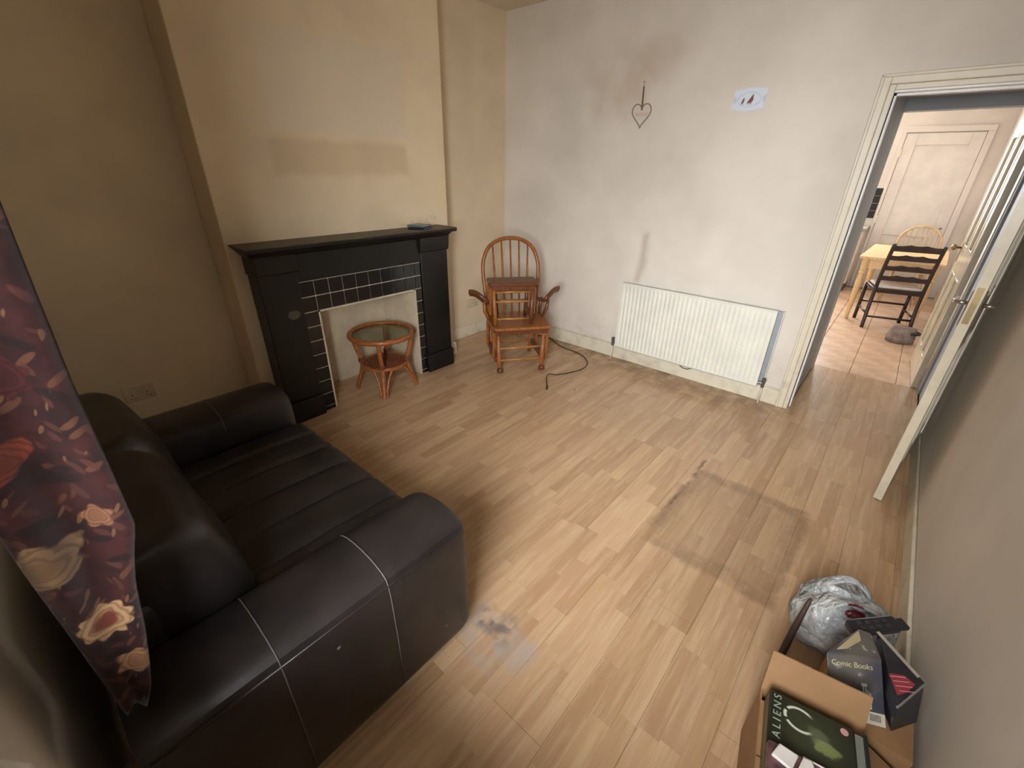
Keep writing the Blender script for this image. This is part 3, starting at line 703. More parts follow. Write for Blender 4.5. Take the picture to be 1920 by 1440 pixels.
for x0, s in ((.004, 1.0), (-.040, .5)):
    bm = bmesh.new(); prism(bm, [(x0-.017*s, -.020), (x0+.010*s, -.020), (x0+.019*s, .0*s-.004), (x0+.016*s, .030*s-.006*(1-s)), (x0+.004*s, .012*s)], -.0085, -.0058, 'y'); obj('sail', bm, M_sail, pq)
    bm = bmesh.new(); prism(bm, [(x0-.018*s, -.022), (x0+.016*s, -.022), (x0+.012*s, -.027), (x0-.014*s, -.027)], -.0085, -.0058, 'y'); obj('hull', bm, mat('boat_hull', (170, 170, 186), .5), pq)

# ------------------------------------------------------------------ sofa
def leather():
    t = NT('dark_brown_leather'); p = t.obj()
    f = t.noise(p, 5, 5, .6); cr = t.vor(p, 90, 'DISTANCE_TO_EDGE')
    t.base(t.mix(t.ss(f, .3, .7), lin((24, 21, 21)), lin((38, 33, 32))))
    t.bump(t.math('ADD', t.math('MULTIPLY', t.ss(cr, 0, .12), .05), t.math('MULTIPLY', t.noise(p, 6, 3), 2.0)), .14, .006)
    return t.fin(t.math('MULTIPLY_ADD', t.noise(p, 9, 4), .22, .27), 0, .55)
M_lea = leather()
M_stitch = mat('pale_stitching', (92, 85, 80), .5)
sf = thing('leather_sofa', 'dark brown leather two seater sofa under the window wall', 'sofa', (1.33, .56, 0))
def so(name, bm, m=M_lea, par=None, **k):
    for v in bm.verts: v.co.x -= 1.33; v.co.y -= .56
    return obj(name, bm, m, par or sf, **k)
def arm_prof(xo, xi):
    """outer face, rounded crest, inner face; returns (x, z)"""
    w = xi-xo; pts = [(xo+.012*(1 if w > 0 else -1), .05), (xo, .09), (xo-.004*(1 if w > 0 else -1), .30), (xo, .49), (xo+w*.02, .528)]
    for k in range(1, 10):
        a = PI*k/10; pts.append((xo+w*(.5-.48*math.cos(a)), .528+.052*math.sin(a)**.8))
    pts += [(xi, .50), (xi, .30), (xi, .05)]
    return pts
def arm(xo, xi, y0, y1):
    pr = arm_prof(xo, xi); cx = (xo+xi)/2; cz = .30
    secs = []
    for y, sx, sz in ((y0, .96, .97), (y0+.02, 1, 1), (y0+.3, 1, 1), ((y0+y1)/2, 1, 1), (y1-.30, 1, 1), (y1-.055, 1, 1), (y1-.035, .985, .99), (y1-.015, .94, .965), (y1-.004, .86, .92), (y1, .78, .87)):
        secs.append([(cx+(x-cx)*sx, y, cz+(z-cz)*(sz if z > cz else 1)) for x, z in pr])
    bm = bmesh.new(); loft(bm, secs); return bm
for xo, xi in ((2.112, 1.845), (.56, .85)):
    a_ = so('arm', arm(xo, xi, .135, 1.005), smooth='auto')
    sg = 1 if xo > xi else -1
    bm = bmesh.new(); tube(bm, [(xo-sg*.006, .15, .526), (xo-sg*.006, .6, .529), (xo-sg*.006, .95, .527), (xo-sg*.012, .985, .515), (xo-sg*.02, .997, .49)], .0045, 6); so('piping', bm, M_lea, a_, smooth=True)
    pf = arm_prof(xo+sg*.0015, xi)
    for y in (.40, .695):
        path = [(x, y, z+.0012 if z > .53 else z) for x, z in pf[1:-2]]
        bm = bmesh.new(); tube(bm, path, .0019, 5); so('seam', bm, M_stitch, a_, smooth=True)
def cushion(x0, x1, y0, y1, z0, z1, r=.05, puff=.02, grooves=(), gaxis=0, nx=60, ny=30, gd=.009, M=None):
    def samples(a, b, n):
        s = [a+(b-a)*(.5-.5*math.cos(PI*i/n))*1.0 for i in range(n+1)]; u = [a+(b-a)*i/n for i in range(n+1)]
        return [.5*(p+q) for p, q in zip(s, u)]
    X = samples(x0, x1, nx); Y = samples(y0, y1, ny); bm = bmesh.new(); top = []
    for y in Y:
        row = []
        for x in X:
            dx = min(x-x0, x1-x); dy = min(y-y0, y1-y)
            z = z1
            for d in (dx, dy):
                q = 1-min(1, d/r); z -= r*(1-math.sqrt(max(0, 1-q*q)))*.9
            z += puff*math.sin(PI*(x-x0)/(x1-x0))*math.sin(PI*(y-y0)/(y1-y0))
            for g in grooves: z -= gd*math.exp(-(((x if gaxis == 0 else y)-g)/.009)**2)
            z += .006*mnoise.noise(Vector((x*7, y*7, z1*9)))
            row.append(Vector((x, y, z)))
        top.append(row)
    V = [[bm.verts.new(p) for p in r_] for r_ in top]
    for a, b in zip(V, V[1:]):
        for i in range(nx): bm.faces.new((a[i], a[i+1], b[i+1], b[i]))
    bd = [V[0][i] for i in range(nx)]+[V[j][nx] for j in range(ny)]+[V[ny][i] for i in range(nx, 0, -1)]+[V[j][0] for j in range(ny, 0, -1)]
    lo = [bm.verts.new((v.co.x, v.co.y, z0)) for v in bd]; n = len(bd)
    for i in range(n): bm.faces.new((bd[i], lo[i], lo[(i+1) % n], bd[(i+1) % n]))
    bm.faces.new(lo)
    if M: bmesh.ops.transform(bm, matrix=M, verts=bm.verts[:])
    return bm
so('base', box(.84, 1.86, .16, .96, .05, .27), bevel=.02)
so('seat_cushion', cushion(.852, 1.843, .36, 1.03, .262, .425, .055, .022, [.852+.991*k/6 for k in range(1, 6)]), smooth='auto')
so('back_frame', box(.70, 1.86, .13, .27, .05, .70), bevel=.05, seg=4)
for x0, x1 in ((.76, 1.30), (1.31, 1.85)):
    Mt = Matrix.Translation((0, .22, .40)) @ Matrix.Rotation(math.radians(76), 4, 'X')
    # local y -> up, local z -> -y ; flip so the puffed face looks into the room
    Mt = Matrix.Translation((0, .275, .40)) @ Matrix(((1,0,0,0),(0,-.22,.975,0),(0,.975,.22,0),(0,0,0,1)))
    so('back_cushion', cushion(x0, x1, 0, .40, 0, .205, .085, .022, [], nx=30, ny=24, M=Mt), smooth='auto')
for x in (.62, 2.03):
    for y in (.20, .92):
        so('foot', box(x-.03, x+.03, y-.03, y+.03, 0, .055), M_casedk)
for (y, z) in ((.86, .235), (.88, .165), (.53, .455)):
    bm = bmesh.new(); lathe(bm, [(.001, 0), (.006, .001), (.001, .003)], 8, M=Matrix.Translation((2.1125, y, z)) @ Matrix.Rotation(PI/2, 4, 'Y')); so('scuff_stud', bm, M_stitch)

# ------------------------------------------------------------------ curtain
def curtain_mat():
    t = NT('maroon_floral_print'); x, y, z = t.sep(t.obj())
    u = t.math('ADD', y, t.math('MULTIPLY', x, .35)); v = z
    p = t.comb(u, v, 0.0)
    wob = t.noise(p, 9, 2, .5, col=True); pw = t.vm('ADD', p, t.vm('MULTIPLY', t.vm('SUBTRACT', wob, (.5, .5, .5)), (.05, .05, 0)))
    c = t.mix(t.ss(t.noise(p, 14, 4, .6), .35, .65), lin((34, 13, 14)), lin((58, 25, 24)))
    def leaves(col, ang, sc, off, colr, amt, lo, hi):
        ca, sa = math.cos(ang), math.sin(ang); px, py, _ = t.sep(pw)
        a = t.math('ADD', t.math('MULTIPLY', px, ca), t.math('MULTIPLY', py, sa)); b = t.math('SUBTRACT', t.math('MULTIPLY', py, ca), t.math('MULTIPLY', px, sa))
        q = t.comb(t.math('MULTIPLY_ADD', a, 1.0, off), t.math('MULTIPLY', b, 2.8), off)
        d = t.vor(q, sc); return t.mix(t.math('MULTIPLY', t.ss(d, lo, hi, 1, 0), amt), col, colr)
    c = leaves(c, .6, 15, 1.3, lin((92, 64, 48)), .75, .22, .28)
    c = leaves(c, 2.1, 17, 4.1, lin((76, 46, 42)), .8, .24, .30)
    c = leaves(c, 1.2, 24, 7.7, lin((112, 90, 68)), .7, .17, .22)
    c = leaves(c, -.4, 12, 2.9, lin((24, 10, 11)), .8, .25, .32)
    def flower(col, fu, fv, r, n, outer, inner, k=.16):
        du = t.math('SUBTRACT', u, fu); dv = t.math('SUBTRACT', v, fv)
        ang = t.math('ARCTAN2', dv, du); rr = t.math('SQRT', t.math('ADD', t.math('MULTIPLY', du, du), t.math('MULTIPLY', dv, dv)))
        pet = t.math('MULTIPLY_ADD', t.math('SINE', t.math('MULTIPLY', ang, float(n))), k*r, r)
        rr2 = t.math('ADD', rr, t.math('MULTIPLY', t.math('SUBTRACT', t.noise(p, 45, 3), .5), r*.5))
        m = t.ss(t.math('SUBTRACT', pet, rr2), -.003, .003)
        petal = t.ss(t.math('SINE', t.math('ADD', t.math('MULTIPLY', rr2, 6.3*3.2/r), t.math('MULTIPLY', t.math('SINE', t.math('MULTIPLY', ang, 3.0)), 1.5))), -.9, .3)
        f = t.mix(petal, tuple(q*.62 for q in outer[:3])+(1,), outer)
        f = t.mix(t.ss(rr2, r*.35, r*.6, 1, 0), f, inner)
        return t.mix(m, col, f)
    cream = lin((172, 150, 116))
    c = flower(c, -.035, 1.02, .042, 5, lin((132, 114, 88)), lin((112, 94, 70)))
    c = flower(c, -.010, .855, .036, 9, cream, lin((112, 62, 46)), .10)
    c = flower(c, .0, .735, .030, 6, lin((168, 138, 106)), lin((150, 118, 92)))
    c = flower(c, -.020, 1.20, .026, 2, lin((120, 60, 42)), lin((104, 50, 36)), .3)
    c = flower(c, .02, 1.32, .030, 7, lin((66, 26, 26)), lin((52, 20, 21)))
    c = flower(c, -.04, 1.42, .030, 8, lin((120, 104, 80)), lin((98, 76, 58)))
    c = flower(c, .04, 1.06, .022, 5, lin((132, 100, 76)), lin((120, 88, 66)))
    c = flower(c, .0, 1.66, .040, 5, lin((150, 128, 98)), lin((120, 80, 60)))
    c = flower(c, .03, 1.95, .042, 7, lin((176, 150, 116)), lin((136, 66, 46)))
    c = flower(c, -.03, 2.25, .040, 5, lin((150, 120, 96)), lin((120, 80, 60)))
    t.base(t.mix(1.0, c, (.60, .47, .39, 1), 'MULTIPLY')); t.bump(t.noise(p, 300, 2), .1, .002); t.set(t.p, 'Sheen Weight', .15)
    return t.fin(.85, 0, .2)
CX, CY = 2.0, .22
cu = thing('curtain', 'long dark maroon floral curtain hanging beside the window over the sofa', 'curtain', (CX, CY, 0))
def right_edge(z):
    K = [(.60, .172), (.64, .198), (.70, .212), (.80, .234), (.90, .250), (.97, .268), (1.02, .284), (1.10, .286), (1.30, .291), (1.55, .304), (1.9, .312), (2.45, .318)]
    for (a, b), (c, d) in zip(K, K[1:]):
        if a <= z <= c: return b+(d-b)*(z-a)/(c-a)
    return K[-1][1] if z > 2 else K[0][1]
bm = bmesh.new(); rings = []; NZ = 80
for i in range(NZ+1):
    z = .612+(2.44-.612)*(i/NZ)
    yr = right_edge(z)-CY; yl = .150-CY+.004*math.sin(z*5)
    if z < .62: yl += 0
    f = min(1, (z-.50)/.5); n = 44; ring = []
    for k in range(n):                      # face towards the window / camera
        s = k/(n-1); ring.append((.05+.020*f*math.sin(s*2.4*PI+z*.7)-.018*(1-math.sin(PI*s))+.006*math.sin(z*13+s*5), yl+(yr-yl)*s, z+(.05*s*(1-s)*2 if i == 0 else 0)+(-.012*s if i == 0 else 0)))
    for k in range(n):                      # gathered folds behind
        s = 1-k/(n-1); ring.append((-.10-.025*f*math.sin(s*3.0*PI+1), yl+.01+(yr-.02-yl)*s, z))
    rings.append(ring)
loft(bm, rings); obj('cloth', bm, curtain_mat(), cu, smooth=True)
bm = bmesh.new()
for k in range(5): torus(bm, .020, .003, (.03-.045*k, 0, 0), 14, 6)
bmesh.ops.transform(bm, matrix=Matrix.Translation((0, -.03, 2.46)) @ Matrix.Rotation(PI/2, 4, 'Y') @ Matrix.Translation((0, 0, 0)), verts=[])
for v in bm.verts: v.co = Vector((v.co.x, v.co.y-.03, v.co.z+2.47))
obj('curtain_ring', bm, M_brass, cu)
rod = thing('curtain_rod', 'curtain pole fixed above the window', 'curtain pole', (2.6, .19, 2.5))
bm = bmesh.new(); tube(bm, [(-.95, 0, 0), (.70, 0, 0)], .013, 12); obj('pole', bm, M_oakdk, rod, smooth=True)
for x in (-.93, .69): obj('bracket', box(x-.012, x+.012, -.14, .0, -.02, .0), M_oakdk, rod)

# ------------------------------------------------------------------ cartons, boxes and bag by the right wall
M_card = mat('brown_cardboard', (152, 116, 78), .75, .06, 10)
M_cardin = mat('cardboard_inside', (150, 112, 70), .8, .06, 10)
A10 = math.radians(10)
ex = Vector((math.cos(A10), math.sin(A10), 0)); ey = Vector((-math.sin(A10), math.cos(A10), 0))
TL = Vector((2.992, 1.318, 0))
cc = TL+ex*.115-ey*.17
ca = thing('cardboard_carton', 'brown cardboard carton with its far flap standing up, near the right wall', 'carton', cc, A10, group='cardboard cartons by the right wall')
CHH = .235
bm = bmesh.new(); bx(bm, -.120, -.116, -.19, .19, 0, CHH); bx(bm, .116, .120, -.19, .19, 0, CHH); bx(bm, -.116, .116, -.19, -.186, 0, CHH); bx(bm, -.116, .116, .186, .19, 0, CHH); bx(bm, -.116, .116, -.186, .186, 0, .004)
obj('body', bm, M_card, ca)
obj('flap', box(-.119, .119, -.189, -.005, CHH, CHH+.004), M_card, ca); obj('flap', box(-.119, .119, .0, .150, CHH, CHH+.004), M_card, ca)
bm = bmesh.new()
hexa(bm, [(-.120, .188, CHH), (.122, .188, CHH), (.122, .192, CHH), (-.120, .192, CHH), (-.118, .232, CHH+.115), (.113, .225, CHH+.118), (.113, .229, CHH+.118), (-.118, .236, CHH+.115)])
obj('flap', bm, M_card, ca)
bm = bmesh.new(); hexa(bm, [(.118, -.186, CHH-.004), (.118, .186, CHH-.004), (.118, .186, CHH), (.118, -.186, CHH), (.215, -.18, CHH-.06), (.215, .18, CHH-.06), (.215, .18, CHH-.056), (.215, -.18, CHH-.056)])
obj('flap', bm, M_card, ca)

# box set
def set_print():
    t = NT('box_set_print'); x, y, z = t.sep(t.obj()); p = t.obj()
    c = t.mix(t.noise(p, 12, 4), lin((22, 24, 18)), lin((40, 44, 32)))
    d = lambda cx, cy, sx, sy: t.math('SQRT', t.math('ADD', t.math('POWER', t.math('DIVIDE', t.math('SUBTRACT', x, cx), sx), 2.0), t.math('POWER', t.math('DIVIDE', t.math('SUBTRACT', y, cy), sy), 2.0)))
    glow = t.ss(d(.0, .08, .11, .11), .2, 1.0, .35, 0); c = t.mix(glow, c, lin((76, 84, 56)))
    r = d(-.032, .104, .036, .030)
    ang = t.math('ARCTAN2', t.math('SUBTRACT', y, .104), t.math('SUBTRACT', x, -.032))
    ring = t.math('MULTIPLY', t.math('MULTIPLY', t.ss(r, .82, .92), t.ss(r, 1.0, 1.12, 1, 0)), t.ss(t.math('ABSOLUTE', ang), .5, 1.1))
    cut = t.ss(t.math('ABSOLUTE', t.math('SUBTRACT', t.math('ABSOLUTE', ang), 2.75)), .08, .14)
    c = t.mix(t.math('MULTIPLY', ring, cut), c, lin((206, 212, 190)))
    blob = t.ss(t.math('ADD', d(.026, .062, .032, .022), t.math('MULTIPLY', t.math('SUBTRACT', t.noise(p, 50, 4), .5), 1.2)), .6, 1.0, 1, 0)
    c = t.mix(t.math('MULTIPLY', blob, .8), c, lin((126, 138, 84)))
    b2 = t.ss(t.math('ADD', d(.010, .085, .03, .03), t.math('MULTIPLY', t.math('SUBTRACT', t.noise(p, 40, 4), .5), 1.4)), .5, 1.0, 1, 0)
    c = t.mix(t.math('MULTIPLY', b2, .35), c, lin((126, 134, 100)))
    t.base(c); return t.fin(.3)
bs = thing('box_set', 'black and green film box set lettered ALIENS lying on the carton', 'box set', (cc.x-.006*ex.x, cc.y-.006*ex.y, CHH+.0045), A10)
BH = .060
obj('cover', box(-.105, .090, -.145, .152, 0, BH), set_print(), bs, bevel=.006)
obj('page_block', box(.0905, .108, -.14, .146, .004, BH-.005), mat('grey_page_edges', (120, 124, 112), .6, .1, 40, stretch=(30, 1, 1)), bs)
obj('back_board', box(.1085, .116, -.145, .152, 0, BH), M_casedk, bs)
lm_ = text_mesh('A L I E N S', .026); lm_.materials.append(mat('pale_green_lettering', (150, 168, 148), .4))
piece('lettering', lm_, None, bs, (-.084, .085, BH+.0008), (1, 1, 1), (0, 0, PI/2))
bm = bmesh.new(); lathe(bm, [(.0005, 0), (.009, 0), (.009, .001), (.0005, .001)], 16, (.066, .132, BH)); obj('price_sticker', bm, mat('pink_sticker', (196, 150, 146), .5), bs)
# flat packet lying on the box set
pk = thing('cable_packet', 'clear packet with white plugs and leads lying on the box set', 'packet', (bs.location.x-ex.x*.02-ey.x*.065, bs.location.y-ex.y*.02-ey.y*.065, CHH+.0045+BH+.001), A10)
M_pkt = mat('purple_brown_card', (82, 58, 60), .3, .5, 25)
bm = bmesh.new(); slab(bm, -.085, .105, -.10, .068, 0, .016, .008); obj('card', bm, M_pkt, pk, bevel=.002)
M_wpl = mat('white_plastic', (214, 208, 200), .35)
bm = bmesh.new(); tube(bm, [(-.01, .067, .018), (.103, .067, .018)], .0022, 6); obj('edge_strip', bm, M_wpl, pk)
bm = bmesh.new(); prism(bm, [(-.078, .030), (-.035, .018), (-.020, .060), (-.062, .066)], .016, .026, 'z'); obj('plug', bm, M_wpl, pk, bevel=.003)
bm = bmesh.new(); prism(bm, [(-.012, .062), (-.022, .03), (.018, .034), (.006, .064)], .016, .028, 'z'); obj('plug', bm, M_wpl, pk, bevel=.003)
bm = bmesh.new(); tube(bm, spline([(-.012, .04, .022), (-.018, .0, .02), (-.022, -.05, .02), (-.025, -.098, .02)], 5), .0055, 8); obj('lead', bm, M_wpl, pk, smooth=True)
bm = bmesh.new(); tube(bm, spline([(.03, .04, .019), (.04, .015, .019), (.05, .0, .019), (.07, -.03, .019)], 5), .0035, 8); obj('lead', bm, mat('cream_lead', (200, 178, 142), .5), pk, smooth=True)
bm = bmesh.new(); prism(bm, [(.052, .045), (.085, .035), (.098, .012), (.062, .016)], .016, .022, 'z'); obj('plug', bm, M_wpl, pk, bevel=.002)

# second carton behind, with game boxes on its closed lid
cb2 = thing('cardboard_carton', 'closed cardboard carton under the game boxes against the right wall', 'carton', (3.185, 1.545, 0), 0, group='cardboard cartons by the right wall')
h2 = .214
bm = bmesh.new(); bx(bm, -.060, .148, -.135, .110, 0, h2); obj('body', bm, M_card, cb2)
obj('flap', box(-.059, .147, -.134, -.016, h2, h2+.003), M_card, cb2); obj('flap', box(-.059, .147, -.010, .109, h2, h2+.003), M_card, cb2)
def game_print():
    t = NT('grey_game_print'); p = t.obj()
    c = t.mix(t.ss(t.noise(p, 11, 4), .35, .65), lin((98, 94, 86)), lin((66, 66, 78)))
    c = t.mix(t.math('MULTIPLY', t.ss(t.noise(p, 38, 3), .6, .68), .6), c, lin((178, 182, 186)))
    t.base(c); return t.fin(.32)
GZ = .218
V_ = lambda *a: Vector(a)
def relhex(name, pts, c, m, par, **k):
    bm = bmesh.new(); hexa(bm, [p-c for p in pts]); return obj(name, bm, m, par, **k)
gc_ = V_(3.17, 1.54, GZ)
gA = thing('game_box', 'grey boxed game with cream lettering and a cream label, tilted on the carton', 'boxed game', gc_, group='boxed games on the carton')
FL, FR, BR, BL = V_(3.095, 1.488, .34), V_(3.219, 1.567, .34), V_(3.188, 1.646, .34), V_(3.158, 1.640, .34)
fl, fr, br, bl = V_(3.150, 1.402, GZ), V_(3.274, 1.462, GZ), V_(3.195, 1.655, GZ), V_(3.150, 1.650, GZ)
relhex('carton_box', [fl, fr, br, bl, FL, FR, BR, BL], gc_, game_print(), gA, bevel=.003)
ax = (FR-FL).normalized(); ay = (FL-fl); ay = (ay-ax*ay.dot(ax)).normalized(); an = ax.cross(ay)
tm_ = text_mesh('Comic Books', .020); tm_.materials.append(mat('cream_lettering', (188, 178, 140), .5))
o_ = piece('lettering', tm_, None, gA, (0, 0, 0)); pc = FL*.55+FR*.45-ay*.024+an*.0012-gc_
o_.matrix_local = Matrix(((ax.x, ay.x, an.x, pc.x), (ax.y, ay.y, an.y, pc.y), (ax.z, ay.z, an.z, pc.z), (0, 0, 0, 1)))
def on_front(u0, u1, v0, v1, th=.001, off=.0004):
    P = lambda u, v, h: (FL+(FR-FL)*u)*(1-v)+(fl+(fr-fl)*u)*v+an*h-gc_
    bm = bmesh.new(); hexa(bm, [P(u0, v1, off), P(u1, v1, off), P(u1, v0, off), P(u0, v0, off), P(u0, v1, off+th), P(u1, v1, off+th), P(u1, v0, off+th), P(u0, v0, off+th)]); return bm
bl_ = obj('barcode_label', on_front(.50, .985, .80, .985), mat('barcode_paper', (196, 186, 168), .6), gA)
for k in range(10): obj('bar', on_front(.72+k*.02, .728+k*.02, .83, .93, .0006, .0014), M_casedk, bl_)
M_robot = mat('pale_print', (168, 174, 178), .4)
for u, v in ((.60, .40), (.68, .62)):
    bm = on_front(u, u+.10, v, v+.05); b2 = on_front(u+.02, u+.045, v+.05, v+.14); b3 = on_front(u+.06, u+.085, v+.06, v+.15)
    obj('printed_figure', bm, M_robot, gA); obj('printed_figure', b2, M_robot, gA); obj('printed_figure', b3, M_robot, gA)
bm = bmesh.new(); P = [FL*.86+BL*.14+V_(.012, .006, 0), FL*.55+FR*.25+BL*.20, BL*.55+FR*.30+FL*.15, BL*.93+FL*.07+V_(.004, 0, 0)]
hexa(bm, [p-gc_+V_(0, 0, .0003) for p in P]+[p-gc_+V_(0, 0, .0013) for p in P]); obj('cream_label', bm, mat('cream_label', (176, 162, 128), .6), gA)
gb_ = V_(3.26, 1.55, GZ)
gB = thing('game_box', 'black boxed game with a red diamond on its face leaning against the right wall', 'boxed game', gb_, group='boxed games on the carton')
NL, NR, XR_, XL_ = V_(3.259, 1.441, .34), V_(3.314, 1.569, .34), V_(3.205, 1.668, .34), V_(3.226, 1.578, .34)
nl, nr, xr, xl = V_(3.283, 1.462, GZ), V_(3.338, 1.540, GZ), V_(3.214, 1.670, GZ), V_(3.236, 1.590, GZ)
relhex('carton_box', [nl, nr, xr, xl, NL, NR, XR_, XL_], gb_, mat('black_game_box', (38, 39, 46), .3, .3, 14), gB, bevel=.003)
bm = bmesh.new(); tube(bm, [NL*.97+nl*.03-gb_, NR*.97+nr*.03-gb_], .003, 6); obj('pale_edge', bm, mat('pale_edge', (130, 130, 124), .5), gB)
bm = bmesh.new(); w_ = V_(-.006, -.008, 0); P = [NR*.9+XR_*.1, XR_, XR_+w_, NR*.9+XR_*.1+w_]; hexa(bm, [p-gb_+V_(0, 0, .0003) for p in P]+[p-gb_+V_(0, 0, .002) for p in P]); obj('pale_side', bm, mat('worn_pale_edge', (168, 158, 146), .6), gB)
bm = bmesh.new(); dm = [[3.236, 1.533], [3.269, 1.553], [3.293, 1.543], [3.276, 1.501], [3.258, 1.476]]
prism(bm, [(x-gb_.x, y-gb_.y) for x, y in dm], .3402-GZ, .3412-GZ, 'z'); rd_ = obj('red_diamond', bm, mat('red_print', (158, 56, 68), .4), gB)
bm = bmesh.new(); c0 = sum((V_(x, y, 0) for x, y in dm), V_(0, 0, 0))/5
for k in range(4):
    q = c0+V_(.010, -.014, 0)*(k-1.5)*.75
    tube(bm, [q+V_(-.017, -.012, .3413)-V_(gb_.x, gb_.y, GZ), q+V_(.017, .012, .3413)-V_(gb_.x, gb_.y, GZ)], .0013, 4)
obj('print_lines', bm, mat('pink_print', (196, 130, 134), .5), rd_)

# carrier bag
def bag_mat():
    t = NT('thin_white_polythene'); x, y, z = t.sep(t.obj()); p = t.obj()
    c = t.mix(t.ss(t.noise(p, 7, 4), .35, .65), lin((168, 172, 174)), lin((216, 217, 214)))
    r = t.math('SQRT', t.math('ADD', t.math('POWER', t.math('DIVIDE', t.math('ADD', x, .005), .034), 2.0), t.math('POWER', t.math('DIVIDE', t.math('ADD', y, .062), .020), 2.0)))
    c = t.mix(t.math('MULTIPLY', t.ss(t.math('ADD', r, t.math('MULTIPLY', t.math('SUBTRACT', t.noise(p, 34), .5), .9)), .75, .95, 1, 0), t.ss(z, .14, .16)), c, lin((112, 30, 42)))
    n1 = t.math('ABSOLUTE', t.math('SUBTRACT', t.noise(p, 11, 3), .5)); n2 = t.math('ABSOLUTE', t.math('SUBTRACT', t.noise(p, 24, 2), .5))
    t.base(c); t.bump(t.math('ADD', t.math('MULTIPLY', n1, 2.0), n2), .9, .03)
    t.set(t.p, 'Transmission Weight', .12)
    return t.fin(.25)
bg_ = thing('carrier_bag', 'crumpled white plastic carrier bag slumped beside the cartons', 'plastic bag', (3.150, 1.89, 0), math.radians(20))
bm = bmesh.new(); rings = []
prof = [(.05, .0), (.115, .003), (.140, .02), (.152, .05), (.158, .085), (.157, .12), (.150, .15), (.136, .176), (.116, .198), (.092, .214), (.065, .226), (.035, .232), (.010, .234)]
for j, (r, z) in enumerate(prof):
    ring = []
    for k in range(112):
        a = 2*PI*k/112; d = Vector((math.cos(a), math.sin(a), z*6))
        f = 1.06+.15*mnoise.noise(d*1.6+Vector((3, 1, 2)))-.22*abs(mnoise.noise(d*2.6+Vector((0, 4, 1))))-.10*abs(mnoise.noise(d*6.5))
        q = Vector((math.cos(a)*r*11, math.sin(a)*r*11, 5))
        zz = z*(1+.20*mnoise.noise(q)-.16*abs(mnoise.noise(q*2.3))) if j > 4 else z
        ring.append((r*f*math.cos(a), r*f*math.sin(a)*.92, zz))
    rings.append(ring)
loft(bm, rings); M_bag = bag_mat(); obj('bag_body', bm, M_bag, bg_, smooth=True)
for s in (-1, 1):
    P = spline([(-.085, s*.045, .19), (-.055, s*.05, .235), (0, s*.045+.01, .258 if s > 0 else .235), (.05, s*.05, .235), (.085, s*.045, .185)], 6)
    bm = bmesh.new(); tube(bm, P, [.026-.010*math.sin(PI*i/(len(P)-1)) for i in range(len(P))], 8, .35); obj('handle', bm, M_bag, bg_, smooth=True)
rm = thing('remote_handset', 'black handset lying across the bag and game boxes', 'handset', (3.200, 1.715, .300), 0, rot=(math.radians(4), math.radians(-2), math.radians(46)))
bm = bmesh.new(); slab(bm, -.085, .075, -.024, .024, 0, .024, .012); obj('body', bm, M_casedk, rm, bevel=.005)
bm = bmesh.new(); slab(bm, .070, .105, -.018, .018, .0, .014, .005); obj('end_cap', bm, M_casedk, rm, bevel=.003)
bm = bmesh.new()
for i in range(4):
    for j in range(2): bx(bm, -.06+i*.028, -.046+i*.028, -.014+j*.016, -.004+j*.016, .0235, .0262)
obj('buttons', bm, mat('dark_buttons', (54, 54, 58), .5), rm)
stx = thing('wooden_stick', 'dark wooden stick leaning on the carrier bag', 'stick', (3.020, 1.69, .0))
bm = bmesh.new(); tube(bm, spline([(0.0, -.02, .002), (.006, .03, .12), (.016, .075, .245)], 5), [.013, .012, .012, .012, .011, .011, .010, .009, .008, .007, .005], 8); obj('shaft', bm, mat('dark_stick', (70, 52, 42), .6), stx, smooth=True)

# ------------------------------------------------------------------ kitchen furniture
M_pine = mat('pale_pine', (222, 188, 136), .35, .12, 10, stretch=(8, 1, 8))
kt = thing('kitchen_table', 'pale pine kitchen table with turned legs', 'table', (2.95, 7.45, 0), math.radians(-2))
bm = bmesh.new(); slab(bm, -.375, .375, -.66, .66, .715, .742, .03); obj('tabletop', bm, M_pine, kt, bevel=.004)
bm = bmesh.new(); bx(bm, -.32, -.295, -.58, .58, .61, .715); bx(bm, .295, .32, -.58, .58, .61, .715); bx(bm, -.295, .295, -.60, -.575, .61, .715); bx(bm, -.295, .295, .575, .60, .61, .715); obj('apron', bm, M_pine, kt)
for sx in (-1, 1):
    for sy in (-1, 1):
        bm = bmesh.new(); lathe(bm, [(.018, 0), (.024, .02), (.020, .05), (.028, .25), (.034, .45), (.024, .53), (.036, .55), (.026, .57), (.036, .60), (.036, .715)], 14, (sx*.305, sy*.585, 0)); obj('leg', bm, M_pine, kt, smooth='auto')
M_dkw = mat('dark_stained_oak', (48, 30, 24), .35, .2, 12)
lc = thing('ladder_back_chair', 'dark ladder back chair with a pale seat pad in front of the kitchen table', 'chair', (2.965, 6.83, 0), math.radians(15))
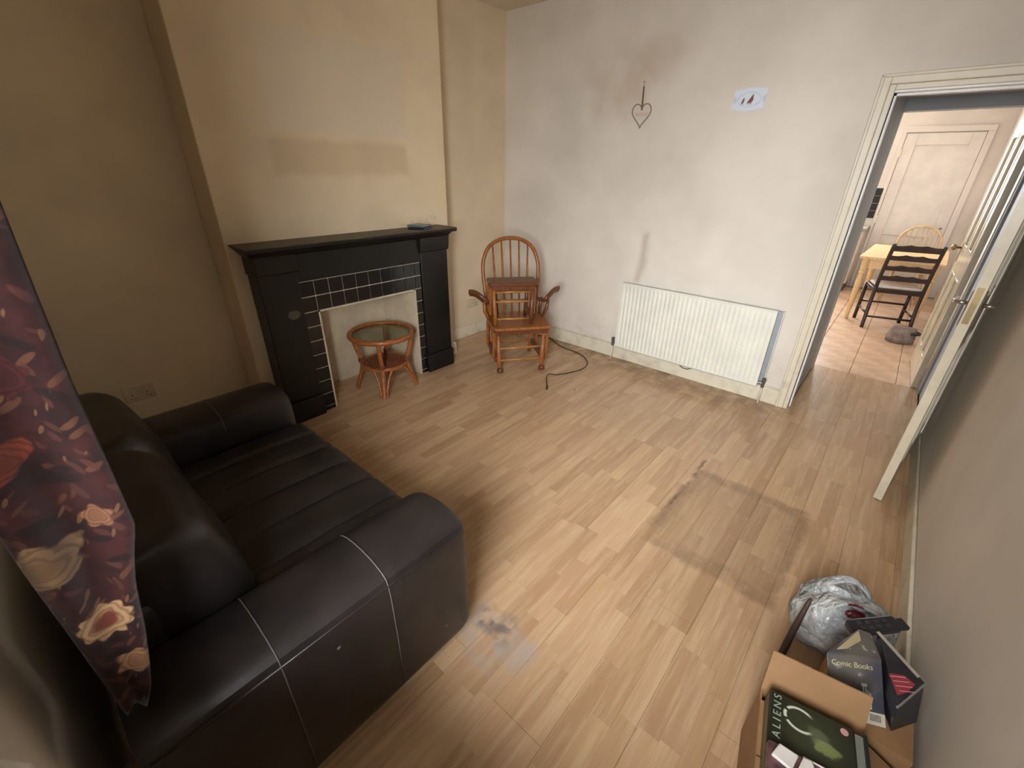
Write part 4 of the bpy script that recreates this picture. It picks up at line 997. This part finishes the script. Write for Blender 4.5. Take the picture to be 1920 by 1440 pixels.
# local -y is the back (towards the living room)
for s in (-1, 1):
    bm = bmesh.new(); tube(bm, spline([(s*.215, -.21, 0), (s*.212, -.17, .25), (s*.212, -.165, .46), (s*.212, -.19, .70), (s*.210, -.235, .93)], 5), .019, 8); obj('back_post', bm, M_dkw, lc, smooth=True)
    bm = bmesh.new(); tube(bm, [(s*.22, .20, 0), (s*.22, .20, .44)], .019, 8); obj('front_leg', bm, M_dkw, lc, smooth=True)
    bm = bmesh.new(); tube(bm, [(s*.215, -.18, .16), (s*.22, .2, .16)], .011, 8); obj('stretcher', bm, M_dkw, lc, smooth=True)
for y, z in ((-.185, .13), (.2, .22)):
    bm = bmesh.new(); tube(bm, [(-.215, y, z), (.215, y, z)], .012, 8); obj('stretcher', bm, M_dkw, lc, smooth=True)
for z, h in ((.565, .05), (.675, .05), (.785, .05), (.885, .06)):
    y = -.165-(z-.46)*.14; bm = bmesh.new(); N = 12; top = []; bot = []
    out = [(-.21+.42*i/N, z-h/2) for i in range(N+1)]+[(.21-.42*i/N, z+h/2+.012*math.sin(PI*i/N)-.010*abs(math.sin(3*PI*i/N))) for i in range(N+1)]
    prism(bm, out, y-.008, y+.008, 'y'); obj('slat', bm, M_dkw, lc)
bm = bmesh.new(); bx(bm, -.225, .225, -.18, .22, .40, .445); obj('seat_frame', bm, M_dkw, lc, bevel=.006)
bm = bmesh.new(); bx(bm, -.20, .20, -.15, .20, .445, .475); obj('seat_pad', bm, mat('pale_seat_pad', (216, 206, 198), .8), lc, bevel=.014, seg=3)
M_lw = mat('light_beech', (214, 186, 140), .4, .1, 12)
wc = thing('windsor_chair', 'light wood hoop back chair at the far end of the kitchen table', 'chair', (3.04, 8.42, 0), math.radians(2))
# local -y is the front (towards the table)
bm = bmesh.new(); slab(bm, -.21, .21, -.21, .20, .42, .45, .08); obj('seat', bm, M_lw, wc, bevel=.006)
hp = [(-.19, .16, .45), (-.225, .19, .68), (-.21, .215, .83), (-.12, .235, .93), (0, .24, .96)]; hp = hp+[(-x, y, z) for x, y, z in reversed(hp[:-1])]
bm = bmesh.new(); tube(bm, spline(hp, 6), .014, 8); obj('hoop_back', bm, M_lw, wc, smooth=True)
for i in range(7):
    x = (i-3)*.056; bm = bmesh.new(); tube(bm, [(x*.9, .165, .45), (x, .235, .955-2.2*x*x)], .007, 6); obj('spindle', bm, M_lw, wc, smooth=True)
for sx in (-1, 1):
    for sy in (-1, 1):
        bm = bmesh.new(); tube(bm, [(sx*.2, sy*.19, 0), (sx*.15, sy*.14, .425)], [.012, .018], 8); obj('leg', bm, M_lw, wc, smooth=True)
# grey bag on the kitchen floor
kb = thing('fabric_bag', 'small grey crumpled bag on the kitchen floor beside the door', 'bag', (3.165, 6.25, 0), math.radians(20))
bm = bmesh.new(); rings = []
for r, z in [(.09, 0), (.122, .01), (.126, .06), (.115, .12), (.10, .155), (.05, .165), (.01, .166)]:
    rings.append([(r*(1+.14*mnoise.noise(Vector((math.cos(2*PI*k/28), math.sin(2*PI*k/28), z*8))))*math.cos(2*PI*k/28), .8*r*(1+.2*mnoise.noise(Vector((math.cos(2*PI*k/28), math.sin(2*PI*k/28), z*8+4))))*math.sin(2*PI*k/28), z) for k in range(28)])
loft(bm, rings); obj('cloth', bm, mat('grey_cloth', (138, 124, 118), .8, .2, 14), kb, smooth=True)
bm = bmesh.new(); torus(bm, .045, .014, (.075, -.05, .12), 20, 8); obj('dark_opening', bm, M_casedk, kb, smooth=True)
